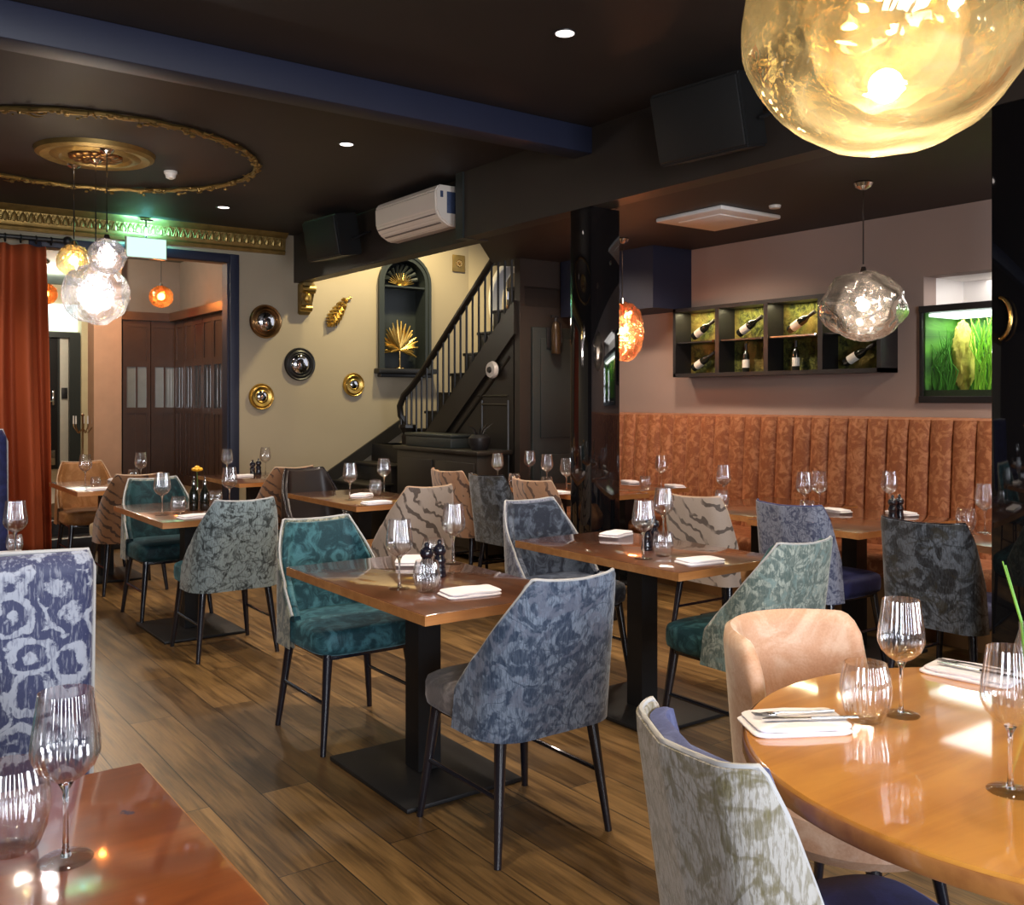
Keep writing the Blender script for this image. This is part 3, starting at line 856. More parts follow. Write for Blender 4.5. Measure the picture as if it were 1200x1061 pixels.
# ------------------------------------------------------------------ tables
TAB = {}
def table(key, label, x0, x1, y0, y1, mat='top', zt=.75, base=True, plate=.25):
    cx, cy = (x0 + x1) / 2, (y0 + y1) / 2
    t = thing('dining_table', label, 'table', (cx, cy, 0))
    hx, hy = (x1 - x0) / 2, (y1 - y0) / 2
    tp = MB().box((-hx, -hy, zt - .034), (hx, hy, zt), .003).build('tabletop', [M[mat]], t)
    e = MB()
    for a in ((-hx - .002, -hy - .002, hx + .002, -hy), (-hx - .002, hy, hx + .002, hy + .002), (-hx - .002, -hy, -hx, hy), (hx, -hy, hx + .002, hy)):
        e.box((a[0], a[1], zt - .035), (a[2], a[3], zt - .002))
    e.build('edge_band', M['edge'], tp)
    MB().box((-.05, -.05, .02), (.05, .05, zt - .045)).build('pedestal', M['iron'], t)
    MB().box((-.16, -.24, zt - .046), (.16, .24, zt - .034)).build('top_plate', M['iron'], t)
    MB().box((-plate, -plate * 1.25, 0), (plate, plate * 1.25, .018), .005).build('base_plate', M['iron'], t)
    TAB[key] = (x0, x1, y0, y1, zt)
    return t
table('T1', 'central wooden dining table set for two between teal and silver-blue chairs', 1.60, 2.25, 2.68, 3.80)
table('T2', 'wooden dining table right of the central one, between mint and slate chairs', 2.82, 3.48, 2.74, 3.85)
table('T3', 'wooden dining table with a yellow flower on the left', 1.60, 2.25, 5.56, 6.65)
table('T4', 'wooden dining table by the rust curtain with amber chairs', 1.61, 2.26, 7.78, 8.85)
table('T5', 'wooden dining table below the round wall mirrors', 2.86, 3.51, 7.78, 8.85)
table('T6', 'wooden dining table behind the teal chair with a cream marbled chair', 2.86, 3.51, 5.66, 6.77)
table('T7', 'long wooden table left of the middle pillar with three chairs', 4.47, 5.04, 5.20, 6.66)
table('TD', 'small wooden table at the far end of the banquette', 5.10, 5.62, 5.35, 6.25, 'topdark')
table('TB', 'brown table at the banquette behind the cream marbled chair', 4.52, 5.55, 3.78, 4.50, 'topdark')
table('TA', 'brown table at the banquette below the smoky pendant', 4.42, 5.42, 3.00, 3.74, 'top')
table('TC', 'brown table at the banquette half hidden by the right-hand pillar', 4.52, 5.45, 2.05, 2.78, 'topdark')
table('TL', 'table at the left edge beyond the ring-patterned chair', .10, .78, 3.80, 4.90, 'topdark')
table('T0', 'rust-brown lacquered table in the front left corner', -.42, .51, .62, 1.92, 'toprust')
# the round table
rt = thing('round_table', 'round honey-coloured lacquered table in the right foreground', 'table', (2.0, .90, 0))
MB().lathe([(0, .708), (.595, .708), (.61, .712), (.614, .72), (.614, .742), (.608, .75), (0, .75)], 96).build('tabletop', M['tophoney'], rt, smooth=40)
MB().lathe([(.6145, .712), (.6165, .716), (.6165, .742), (.6145, .745)], 96).build('rim', M['rimdark'], rt, smooth=40)
MB().lathe([(0, 0), (.26, 0), (.26, .015), (.06, .04), (.045, .08), (.045, .66), (.12, .70), (.12, .708), (0, .708)], 40).build('pedestal', M['iron'], rt)
TAB['TR'] = ('round', 2.0, .90, .614, .75)

# ------------------------------------------------------------------ tableware
def spot(key, px, py, mar):
    T = TAB[key]; z = T[4]
    p = at(px, py, z)
    if T[0] == 'round':
        dv = V((p.x - T[1], p.y - T[2])); r = T[3] - mar
        if dv.length > r: dv = dv.normalized() * r
        return (T[1] + dv.x, T[2] + dv.y, z)
    x = min(max(p.x, T[0] + mar), T[1] - mar); y = min(max(p.y, T[2] + mar), T[3] - mar)
    return (x, y, z)
USED = {}
def place(key, px, py, rad):
    """keep things on one table from standing in each other"""
    x, y, z = spot(key, px, py, rad + .004)
    for _ in range(60):
        moved = False
        for (ax, ay, ar) in USED.get(key, []):
            d = math.hypot(x - ax, y - ay)
            if d < rad + ar + .003:
                ux, uy = ((x - ax) / d, (y - ay) / d) if d > 1e-4 else (SA, CA)
                x, y = ax + ux * (rad + ar + .004), ay + uy * (rad + ar + .004); moved = True
        if not moved: break
    USED.setdefault(key, []).append((x, y, rad))
    return (x, y, z)

WG_B = [(.0045, .118), (.012, .121), (.030, .132), (.043, .146), (.0495, .162), (.0500, .172), (.0475, .195), (.043, .222), (.0385, .255), (.0390, .255), (.0405, .240), (.0445, .215), (.0488, .188)]
def wine_glass(label, key, px, py, group=None, sc=1.0):
    p = place(key, px, py, .042)
    t = thing('wine_glass', label, 'wine glass', p, random.uniform(0, 6), group); t.scale = (sc,) * 3
    inst('wg_bowl', lambda: MB().lathe([(0, .117), (.010, .118), (.028, .129), (.042, .143), (.0495, .160), (.0505, .170), (.0485, .192), (.0440, .222), (.0395, .256), (.0387, .256), (.0430, .222), (.0474, .192), (.0493, .170), (.0483, .161), (.041, .145), (.027, .132), (.010, .1215), (0, .121)], 40).mesh('bowl', M['ribglass'], 60), 'bowl', t)
    inst('wg_stem', lambda: MB().lathe([(0, .006), (.0085, .006), (.0050, .016), (.0040, .040), (.0036, .080), (.0050, .105), (.0110, .117), (0, .1175)], 16).mesh('stem', M['solidglass'], 60), 'stem', t)
    inst('wg_foot', lambda: MB().lathe([(0, 0), (.039, 0), (.0402, .0012), (.039, .0025), (.012, .0055), (0, .0065)], 40).mesh('foot', M['footglass'], 60), 'foot', t)
    return t
def tumbler(label, key, px, py, group=None, sc=1.0):
    p = place(key, px, py, .053 * sc)
    o = inst('tumbler', lambda: MB().lathe([(0, 0), (.030, 0), (.036, .004), (.047, .030), (.052, .058), (.0515, .080), (.047, .105), (.0425, .120), (.0412, .120), (.0455, .104), (.0500, .080), (.0503, .058), (.0455, .032), (.034, .010), (0, .008)], 40).mesh('tumbler', M['ribglass'], 60), 'tumbler')
    o.location = p; o.scale = (sc,) * 3; o.rotation_euler = (0, 0, random.uniform(0, 6))
    return tag(o, label, 'tumbler', group)
def nap_mesh(w, d, k):
    m = MB(); rnd = random.Random(k)
    for i, (dx, dy, s) in enumerate(((0, 0, 1.0), (.006, .004, .965), (-.004, .008, .92))[:2]):
        def top(u, v, i=i, dx=dx, dy=dy, s=s):
            a = 2 * PI * u; ca, sa = math.cos(a), math.sin(a)
            X = w / 2 * s * math.copysign(abs(ca) ** .25, ca) + dx; Yv = d / 2 * s * math.copysign(abs(sa) ** .25, sa) + dy
            lv = ((0, 0), (.96, 0), (1, .003), (1, .006), (.96, .009), (0, .0095))
            j = v * 5; q = min(int(j), 4); f = j - q
            ss = lv[q][0] * (1 - f) + lv[q + 1][0] * f; zz = lv[q][1] * (1 - f) + lv[q + 1][1] * f
            zz += .0015 * math.sin(9 * X / w + k) * (1 if zz > .004 else 0) * ss
            return V((X * ss, Yv * ss, zz + .0095 * i))
        m.grid(top, 40, 6, True)
    return m.mesh('napkin', M['linen'], 40)
def napkin(label, key, px, py, rz=0.0, w=.20, d=.11, group=None):
    p = place(key, px, py, min(w, d) / 2 + .015)
    k = random.randint(0, 2)
    o = inst(('nap', w, d, k), lambda: nap_mesh(w, d, k), 'napkin')
    o.location = p; o.rotation_euler = (0, 0, rz)
    return tag(o, label, 'napkin', group)
MILL = [(0, 0), (.026, 0), (.028, .006), (.024, .03), (.021, .05), (.025, .06), (.026, .066), (.021, .076), (.018, .086), (.024, .092), (.027, .104), (.024, .118), (.012, .126), (.008, .130), (.010, .138), (.006, .146), (0, .148)]
def mill(label, key, px, py, group=None):
    p = place(key, px, py, .028)
    t = thing('pepper_mill', label, 'mill', p, 0, group)
    inst('mill_b', lambda: MB().lathe(MILL[:9] + [(0, .086)], 20).mesh('body', M['mill'], 50), 'body', t)
    inst('mill_h', lambda: MB().lathe([(0, .0862)] + MILL[8:], 20).mesh('head', M['mill'], 50), 'head', t)
    return t
def oil_bottle(label, key, px, py):
    p = place(key, px, py, .03)
    t = thing('oil_bottle', label, 'bottle', p)
    inst('oil_b', lambda: MB().lathe([(0, 0), (.027, 0), (.029, .005), (.029, .10), (.022, .125), (.011, .145), (.010, .165), (0, .165)], 20).mesh('body', M['bottle'], 50), 'body', t)
    inst('oil_s', lambda: MB().lathe([(0, .165), (.012, .165), (.012, .185), (.006, .19), (.004, .21), (0, .21)], 12).mesh('spout', M['chrome'], 50), 'spout', t)
    return t

def W(key, where, pts, grp):
    for (px, py), lab in zip(pts, where):
        wine_glass('wine glass ' + lab, key, px, py, grp)
G = 'wine glasses on the tables'; GT = 'tumblers on the tables'; GN = 'folded napkins on the tables'; GM = 'black mills on the tables'
wine_glass('wine glass at the left near edge of the central table', 'T1', 468, 690, G)
wine_glass('wine glass at the far side of the central table', 'T1', 538, 660, G)
tumbler('ribbed tumbler near the front corner of the central table', 'T1', 500, 694, GT, .95)
tumbler('ribbed tumbler behind the two mills on the central table', 'T1', 520, 662, GT, .95)
mill('left one of two black mills on the central table', 'T1', 500, 680, GM)
mill('right one of two black mills on the central table', 'T1', 515, 676, GM)
napkin('white folded napkin at the front edge of the central table', 'T1', 550, 697, R(-8), .21, .13, GN)
napkin('white folded napkin at the far left side of the central table', 'T1', 484, 660, R(55), .20, .12, GN)
wine_glass('wine glass nearest the long edge on the table beside the mint chair', 'T2', 754, 655, G)
wine_glass('wine glass farther back on the table beside the mint chair', 'T2', 780, 632, G)
tumbler('ribbed tumbler on the table beside the mint chair', 'T2', 777, 652, GT, .9)
mill('left of two black mills on the table beside the mint chair', 'T2', 758, 645, GM)
mill('right of two black mills on the table beside the mint chair', 'T2', 766, 640, GM)
napkin('white napkin near the slate-blue chair on the table by the pillar', 'T2', 722, 628, R(20), .19, .12, GN)
napkin('white napkin at the mint chair end of the table by the pillar', 'T2', 820, 660, R(-10), .20, .12, GN)
wine_glass('wine glass at the left corner of the yellow flower table', 'T3', 190, 604, G)
wine_glass('wine glass at the right side of the yellow flower table', 'T3', 269, 594, G)
tumbler('tumbler left of the dark bottles on the flower table', 'T3', 209, 603, GT, .9)
tumbler('tumbler right of the dark bottles on the flower table', 'T3', 253, 594, GT, .9)
oil_bottle('left dark oil bottle on the yellow flower table', 'T3', 227, 598)
oil_bottle('right dark oil bottle on the yellow flower table', 'T3', 240, 598)
napkin('white napkin at the front of the yellow flower table', 'T3', 229, 607, R(5), .20, .11, GN)
p = place('T3', 231, 588, .028)
vz = thing('flower_vase', 'slim bud vase with a yellow flower on the left table', 'vase', p)
MB().lathe([(0, 0), (.022, 0), (.025, .02), (.02, .06), (.011, .10), (.012, .13), (.010, .13), (.009, .1), (.018, .06), (0, .01)], 20).build('vase', M['glass'], vz)
MB().tube([(0, 0, .02), (.003, 0, .12), (.0, .004, .205)], .0025, 6).build('stem', plain('flower_stem', (.08, .2, .03), .5), vz)
m = MB()
for i in range(16):
    a = i * 2 * PI / 16; up = .012 if i % 2 else .02
    m.sphere((.022 * math.cos(a), .022 * math.sin(a), .212 + up * .5), .017, 8, 6, (1, 1, .6))
m.sphere((0, 0, .225), .022, 10, 8)
m.build('petals', plain('yellow_petals', (.85, .42, .02), .5), vz)
wine_glass('wine glass at the left of the table by the curtain', 'T4', 100, 570, G)
wine_glass('wine glass at the right of the table by the curtain', 'T4', 169, 566, G)
tumbler('tumbler beside the napkin on the table by the curtain', 'T4', 157, 564, GT, .85)
tumbler('tumbler at the front of the table by the curtain', 'T4', 112, 572, GT, .75)
napkin('white napkin left on the table by the curtain', 'T4', 118, 575, R(0), .20, .11, GN)
napkin('white napkin right on the table by the curtain', 'T4', 140, 563, R(5), .18, .11, GN)
wine_glass('wine glass left on the table below the wall mirrors', 'T5', 266, 560, G)
wine_glass('wine glass right on the table below the wall mirrors', 'T5', 311, 557, G)
mill('left black mill on the table below the wall mirrors', 'T5', 296, 558, GM)
mill('right black mill on the table below the wall mirrors', 'T5', 303, 556, GM)
napkin('white napkin on the table below the wall mirrors', 'T5', 283, 559, R(10), .20, .11, GN)
wine_glass('wine glass left on the table before the stairs', 'T6', 410, 586, G)
wine_glass('wine glass right on the table before the stairs', 'T6', 455, 577, G)
tumbler('tumbler on the table before the stairs', 'T6', 440, 580, GT, .9)
napkin('white napkin under the left glass on the table before the stairs', 'T6', 424, 582, R(40), .19, .12, GN)
napkin('white napkin at the cream chair end of the table before the stairs', 'T6', 448, 592, R(0), .20, .11, GN)
for i, (px, py) in enumerate(((583, 568), (612, 562), (641, 570), (664, 577))):
    wine_glass(('first', 'second', 'third', 'fourth')[i] + ' wine glass from the left on the long table by the pillar', 'T7', px, py, G)
for i, (px, py) in enumerate(((586, 572), (636, 576))):
    tumbler(('left', 'right')[i] + ' tumbler on the long table by the pillar', 'T7', px, py, GT, .9)
for i, (px, py) in enumerate(((570, 566), (620, 571), (655, 578))):
    napkin(('left', 'middle', 'right')[i] + ' white napkin on the long table by the pillar', 'T7', px, py, R(90), .20, .11, GN)
napkin('white napkin next to the pillar on the far banquette table', 'TD', 739, 566, R(70), .20, .11, GN)
napkin('white napkin at the right of the far banquette table', 'TD', 795, 571, R(70), .20, .11, GN)
wine_glass('wine glass between the napkins on the far banquette table', 'TD', 775, 572, G)
tumbler('tumbler between the napkins on the far banquette table', 'TD', 772, 576, GT, .9)
wine_glass('wine glass above the cream marbled chair at the banquette', 'TB', 848, 590, G)
tumbler('tumbler above the cream marbled chair at the banquette', 'TB', 846, 594, GT, .9)
wine_glass('left of two wine glasses beside the blue patterned chair', 'TA', 937, 602, G)
wine_glass('right of two wine glasses beside the blue patterned chair', 'TA', 954, 600, G)
tumbler('tumbler below the two glasses beside the blue patterned chair', 'TA', 946, 608, GT, .9)
napkin('white napkin beside the two glasses on the banquette table', 'TA', 972, 600, R(80), .20, .11, GN)
mill('left of two black mills below the smoky pendant', 'TA', 1046, 610, GM)
mill('right of two black mills below the smoky pendant', 'TA', 1054, 609, GM)
wine_glass('wine glass behind the black mills at the banquette', 'TA', 1050, 600, G)
napkin('white napkin behind the black mills at the banquette', 'TA', 1068, 601, R(80), .18, .11, GN)
tumbler('tumbler on the table left of the right-hand pillar', 'TC', 1132, 622, GT, 1.0)
wine_glass('wine glass on the table left of the right-hand pillar', 'TC', 1151, 624, G)
napkin('white napkin behind the shaded charcoal chair', 'TC', 1112, 628, R(80), .20, .11, GN)
wine_glass('wine glass at the left edge beyond the ring-patterned chair', 'TL', 18, 656, G)
tumbler('tumbler beyond the ring-patterned chair near the curtain', 'TL', 48, 645, GT, .7)
napkin('white napkin beyond the ring-patterned chair near the curtain', 'TL', 62, 643, R(0), .20, .11, GN)
# round table
wine_glass('tall wine glass standing at the far side of the round table', 'TR', 1056, 838, G)
wine_glass('large wine glass at the right edge of the round table', 'TR', 1184, 928, G, 1.0)
tumbler('ribbed tumbler in the middle of the round table', 'TR', 1015, 845, GT, 1.05)
tumbler('ribbed tumbler cut by the right edge on the round table', 'TR', 1236, 880, GT, 1.05)
def flatware(kind, label, p, rz, z):
    t = thing(kind, label, kind, (p[0], p[1], z), rz)
    if kind == 'fork':
        m = MB()
        m.tube([(-.09, 0, .003), (-.03, 0, .003), (.03, 0, .006), (.05, 0, .004)], lambda u: .0035 - .001 * math.sin(PI * u), 8)
        m.build('handle', M['steel'], t)
        m = MB().box((.045, -.011, .003), (.062, .011, .006), .002)
        for k in range(4):
            m.tube([(.06, -.009 + .006 * k, .0045), (.075, -.009 + .006 * k, .003), (.095, -.009 + .006 * k, .006)], .0014, 5)
        m.build('tines', M['steel'], t)
    else:
        MB().tube([(-.10, 0, .004), (-.02, 0, .004), (.0, 0, .004)], .0042, 8).build('handle', M['steel'], t)
        MB().prism([(0, -.006), (.09, -.008), (.105, -.002), (.105, .004), (0, .005)], .003, .0055).build('blade', M['steel'], t)
    return t
n1 = napkin('white napkin with fork and knife at the left of the round table', 'TR', 930, 852, R(-30), .215, .135, GN)
n2 = napkin('white napkin with fork and knife at the far side of the round table', 'TR', 1128, 785, R(-82), .22, .13, GN)
for (nn, ang, w1) in ((n1, R(-30), 'left'), (n2, R(-80), 'far')):
    c_, s_ = math.cos(ang), math.sin(ang)
    q = nn.location
    for kind, off, sh in (('fork', .018, .01), ('knife', -.022, .03)):
        flatware(kind, 'steel %s lying on the %s napkin of the round table' % (kind, w1), (q.x - s_ * off + c_ * sh, q.y + c_ * off + s_ * sh), ang + R(4 if kind == 'fork' else -3) + (PI if True else 0), q.z + .0205)
# green stem vase cut by the right edge
p = place('TR', 1202, 800, .035)
gv = thing('bud_vase', 'green-stemmed bud vase at the right edge of the round table', 'vase', p)
MB().lathe([(0, 0), (.03, 0), (.034, .03), (.026, .09), (.015, .13), (.016, .15), (.013, .15), (.012, .13), (.022, .09), (0, .012)], 24).build('vase', M['glass'], gv)
m = MB()
for i in range(5):
    a = i * 1.3
    m.tube([(0, 0, .03), (.012 * math.cos(a), .012 * math.sin(a), .15), (.06 * math.cos(a), .06 * math.sin(a), .26 + .02 * i)], lambda u: .004 - .002 * u, 6)
m.build('stems', plain('fresh_green_stems', (.16, .42, .05), .4), gv)
# front left table
wine_glass('large wine glass in the front left corner', 'T0', 77, 1008, G)
tumbler('ribbed tumbler cut by the left edge in the foreground', 'T0', 20, 998, GT, 1.1)

# ------------------------------------------------------------------ pendants
def warped(r, sq=(1, 1, 1), amp=.08, fr=2.2, seed=0, seg=64, rings=40, cut=None):
    m = MB()
    def f(u, v):
        th_ = 2 * PI * u; ph = PI * v
        d = V((math.sin(ph) * math.cos(th_), math.sin(ph) * math.sin(th_), -math.cos(ph)))
        k = 1 + amp * noise.noise(d * fr + V((seed, seed * 2, 0))) + amp * .4 * noise.noise(d * fr * 2.3 + V((0, seed, 3)))
        return V((d.x * sq[0], d.y * sq[1], d.z * sq[2])) * (r * k)
    m.grid(f, seg, rings, True)
    bmesh.ops.remove_doubles(m.bm, verts=m.bm.verts[:], dist=r * .002)
    return m
def pendant(label, x, y, z, r, glass, ztop, bulb='bulb', sq=(1, 1, .9), seed=0, watt=20, col=(1, .8, .55), cordm='chrome', group=None, amp=.08, br=.16, inner=True, drop=.0):
    t = thing('pendant_lamp', label, 'lamp', (x, y, z), 0, group)
    sh = warped(r, sq, amp, 2.0, seed).build('glass_shade', M[glass], t, smooth=180)
    if inner:
        warped(r * .55, (1, 1, 1.1), amp * 2.5, 2.5, seed + 5, 40, 26).build('added_swirl_layer', M[glass], sh, smooth=180)  # extra wavy layer added so the reflections swirl
    MB().cone((0, 0, r * sq[2] * .93), (0, 0, r * sq[2] + .025), .026, .014, 20).build('cap', M['chrome'], t)
    MB().cone((0, 0, r * sq[2] + .04), (0, 0, ztop - z - .01), .0045, .0045, 8).build('cord', M[cordm], t)
    MB().lathe([(0, 0), (.05, 0), (.055, -.01), (.045, -.03), (.02, -.045), (0, -.045)], 24, (0, 0, ztop - z)).build('ceiling_cup', M['chrome'], t)
    MB().sphere((0, 0, r * .02 - drop), r * br, 16, 12).build('bulb', M[bulb], t)
    l = bpy.data.lights.new('bulb_light', 'POINT'); l.energy = watt; l.color = col; l.shadow_soft_size = r * .25
    lo = bpy.data.objects.new('bulb_light', l); link(lo, t); lo.location = (0, 0, -.02 - drop)
    return t
pendant('large golden blown-glass pendant at the top right', 1.578, 1.016, 2.135, .252, 'goldmelt', ZC, 'bulbhot', (1, 1, .92), 2, 26, (1, .80, .50), amp=.05, br=.12, drop=.12)
pendant('smoky silver blown-glass pendant hanging above the banquette tables', 4.92, 3.31, 1.99, .24, 'silvermelt', ZR, 'bulb', (1, 1, .84), 7, 26, (1, .85, .66), amp=.12)
pendant('copper glass pendant half hidden by the middle pillar', 5.12, 5.58, 1.98, .185, 'coppermelt', ZR, 'bulb', (.9, .9, 1.25), 4, 22, (1, .62, .35), amp=.12)
pendant('large clear blown-glass globe in the pendant cluster', 1.628, 7.286, 2.20, .225, 'clearmelt', ZC - .02, 'bulbhot', (1, 1, .97), 9, 62, (1, .90, .78), br=.2)
pendant('small silver globe, uppermost of the pendant cluster', 1.63, 6.975, 2.43, .125, 'clearmelt', ZC - .02, 'bulb', (1, 1, 1), 12, 8, (1, .9, .85), br=.25)
pendant('small golden globe behind the silver one in the pendant cluster', 1.54, 7.56, 2.46, .12, 'goldmelt', ZC - .02, 'bulb', (1, 1, 1), 15, 8, (1, .8, .4), br=.25)
pendant('orange glass pendant in the far room seen through the doorway', 3.16, 11.05, 2.60, .13, 'amberglass', 3.15, 'bulborange', (1, 1, .95), 18, 22, (1, .62, .3), 'black', amp=.03, br=.3, inner=False)
pendant('orange glass pendant beside the curtain in the far room', 2.30, 12.9, 2.74, .14, 'amberglass', 3.15, 'bulborange', (1, 1, .95), 21, 16, (1, .62, .3), 'black', amp=.03, br=.3, inner=False)

# ------------------------------------------------------------------ ceiling ornament
rx, ry = 1.62, 7.25
rs = thing('ceiling_rose', 'round gilded ceiling rose above the pendant cluster', 'ceiling rose', (rx, ry, ZC))
MB().lathe([(0, -.02), (.22, -.03), (.24, -.05), (.27, -.05), (.30, -.035), (.36, -.045), (.39, -.03), (.40, 0), (0, 0)], 48).build('moulding', M['goldpaint'], rs)
m = MB()
for k in range(14):
    a = 2 * PI * k / 14
    m.sphere((.14 * math.cos(a), .14 * math.sin(a), -.035), .045, 8, 6, (1, 1, .5))
    m.sphere((.075 * math.cos(a + .2), .075 * math.sin(a + .2), -.04), .03, 8, 6, (1, 1, .6))
m.build('leaf_relief', M['bronze'], rs)
m = MB(); rnd = random.Random(5)
GR = 1.12
gx, gy = 1.62, 7.30
m.tube([(GR * math.cos(2 * PI * k / 96), GR * math.sin(2 * PI * k / 96), -.016 - .006 * math.sin(k * 1.7)) for k in range(96)], .018, 6, True)
for k in range(330):
    a = rnd.uniform(0, 2 * PI); rr = GR + rnd.gauss(0, .022)
    p = V((rr * math.cos(a), rr * math.sin(a), -.02 - abs(rnd.gauss(0, .012))))
    if k % 5 == 0:
        tng = V((-math.sin(a), math.cos(a), 0)) * rnd.uniform(.03, .08) + V((math.cos(a), math.sin(a), 0)) * rnd.gauss(0, .05)
        m.tube([p, p + tng * .5 + V((0, 0, -.01)), p + tng], lambda u: .008 * (1 - u) + .002, 5)
    else:
        m.sphere(p, rnd.uniform(.008, .02), 6, 4, (1, 1, .7))
for v_ in m.bm.verts: v_.co.z = min(v_.co.z, -.0005)
o = m.build('garland', M['goldpaint'], loc=(gx, gy, ZC))
tag(o, 'ring-shaped gilded plaster garland on the dark ceiling', 'garland')
def downlight(label, px, py, z=ZC, r=.045, watt=40, lit=True, col=(1, .82, .66)):
    p = at(px, py, z)
    t = thing('downlight', label, 'downlight', p)
    MB().lathe([(r, -.002), (r * 1.25, -.006), (r * 1.3, 0), (r, 0)], 28).build('trim_ring', M['black'], t)
    MB().lathe([(0, -.003), (r, -.003), (r, -.001), (0, -.001)], 28).build('lens', M['down'], t)
    l = bpy.data.lights.new('spot', 'SPOT'); l.energy = watt; l.spot_size = R(105); l.spot_blend = .8; l.color = col; l.shadow_soft_size = .05
    lo = bpy.data.objects.new('spot', l); link(lo, t); lo.location = (0, 0, -.03)
downlight('bright recessed downlight in the ceiling nearest the camera', 662, 39, watt=70)
downlight('recessed downlight in the ceiling right of the garland', 406, 169, watt=90)
downlight('recessed downlight near the back wall cornice', 262, 243, r=.05, watt=60)
sm = thing('smoke_detector', 'white smoke detector inside the ceiling garland', 'smoke detector', at(200, 201, ZC))
MB().lathe([(0, 0), (.05, 0), (.05, -.02), (0, -.02)], 24).build('base', M['porcelain'], sm)
MB().lathe([(0, -.02), (.042, -.02), (.035, -.05), (.015, -.06), (0, -.06)], 24).build('head', M['porcelain'], sm)
sm = thing('ceiling_sensor', 'small white sensor beside the square ceiling panel', 'sensor', at(908, 241, ZR))
MB().lathe([(0, 0), (.04, 0), (.035, -.018), (0, -.02)], 20).build('dome', M['porcelain'], sm)
# square ceiling panel
pc = at(841, 254, ZR)
pn = thing('ceiling_panel', 'square white ceiling cassette above the banquette', 'ceiling panel', (pc.x, pc.y, ZR))
MB().box((-.30, -.30, -.03), (.30, .30, 0), .01).build('cover', M['panelwhite'], pn)
MB().box((-.19, -.19, -.038), (.19, .19, -.03), .004).build('grille', M['panelwhite'], pn)

# ------------------------------------------------------------------ bulkhead fittings
ac = thing('air_conditioner', 'white wall-mounted air conditioner on the dark bulkhead', 'air conditioner', (XB + .11, 6.92, 2.815))
prof = [(0, 0), (-.10, 0), (-.19, .05), (-.23, .12), (-.235, .27), (-.20, .32), (0, .32)]
m = MB(); m.prism([(a, b_) for a, b_ in prof], -.50, .50, 'Y')
bmesh.ops.bevel(m.bm, geom=[e for e in m.bm.edges], offset=.012, segments=2, affect='EDGES')
m.build('housing', M['acwhite'], ac, smooth=25)
m = MB()
m.box((-.222, -.47, .085), (-.205, .47, .092)).box((-.165, -.45, .025), (-.14, .45, .032), 0)
m.build('louvre', plain('grey_vent_gap', (.25, .2, .17), .6), ac)
MB().box((-.13, -.507, .10), (-.05, -.499, .27), .003).box((-.19, -.506, .22), (-.165, -.499, .27), .002).build('side_label', plain('energy_label', (.05, .07, .14), .5, var=.5, scale=40), ac)
def speaker(label, loc, rot, w, d, h):
    t = thing('loudspeaker', label, 'loudspeaker', loc)
    t.rotation_euler = rot
    m = MB(); m.prism([(-w / 2, -d / 2), (w / 2, -d / 2), (w / 2 * .86, d / 2), (-w / 2 * .86, d / 2)], -h / 2, h / 2)
    bmesh.ops.bevel(m.bm, geom=m.bm.edges[:], offset=.012, segments=2, affect='EDGES')
    m.build('cabinet', M['darkplastic'], t, smooth=25)
    MB().box((-w / 2 + .015, -d / 2 - .012, -h / 2 + .015), (w / 2 - .015, -d / 2 + .002, h / 2 - .015), .008).build('grille', M['grille'], t)
    MB().tube([(-w / 2 - .01, 0, -.05), (-w / 2 - .045, 0, -.05), (-w / 2 - .045, d / 2 + .05, 0), (w / 2 + .045, d / 2 + .05, 0), (w / 2 + .045, 0, -.05), (w / 2 + .01, 0, -.05)], .010, 6).build('bracket', M['iron'], t)
    MB().cone((-w / 2 - .055, 0, -.05), (-w / 2 - .01, 0, -.05), .016, .016, 14).build('bolt', M['chrome'], t)
    return t
speaker('black loudspeaker hung on the bulkhead below the navy beam', (3.84, 3.50, 2.93), (R(14), R(0), R(-84)), .58, .24, .38)
speaker('black loudspeaker left of the white air conditioner', (3.93, 8.25, 2.96), (R(10), 0, R(-85)), .60, .26, .38)

# ------------------------------------------------------------------ wall decoration on the back wall
def wallpt(px, py, off=0.0):
    l = (px - CX) / FPX; d = (YB - off) / (-l * SA + CA)
    return V(((l * CA + SA) * d, YB - off, EYE + (CY - py) / FPX * d))
FACE = Matrix.Rotation(R(90), 4, 'X')     # +Z of a lathe turns to -Y
def wmirror(label, px, py, r, fr, ratio=.52):
    t = thing('convex_mirror', label, 'mirror', wallpt(px, py))
    MB().lathe([(0, 0), (r * .98, 0), (r, .012), (r * .93, .03), (r * .85, .022), (r * .74, .036), (r * (ratio + .06), .024), (r * ratio, .03), (r * ratio, .01), (0, .01)], 48, mat=FACE).build('frame', M[fr], t)
    rr = r * ratio
    MB().lathe([(rr * math.cos(a), .012 + rr * .42 * math.sin(a)) for a in [R(90 * i / 10) for i in range(11)]], 32, mat=FACE).build('mirror_glass', M['mirror'], t, smooth=90)
    return t
wmirror('round bronze-framed convex mirror, upper left on the back wall', 311, 377, .178, 'bronze', .6)
wmirror('round black-framed convex mirror on the back wall', 351, 427, .178, 'black', .62)
wmirror('small gold convex mirror below the bronze-framed one', 306, 465, .138, 'gold', .45)
wmirror('small gold convex mirror below the gilded leaf', 414, 451, .132, 'gold', .42)
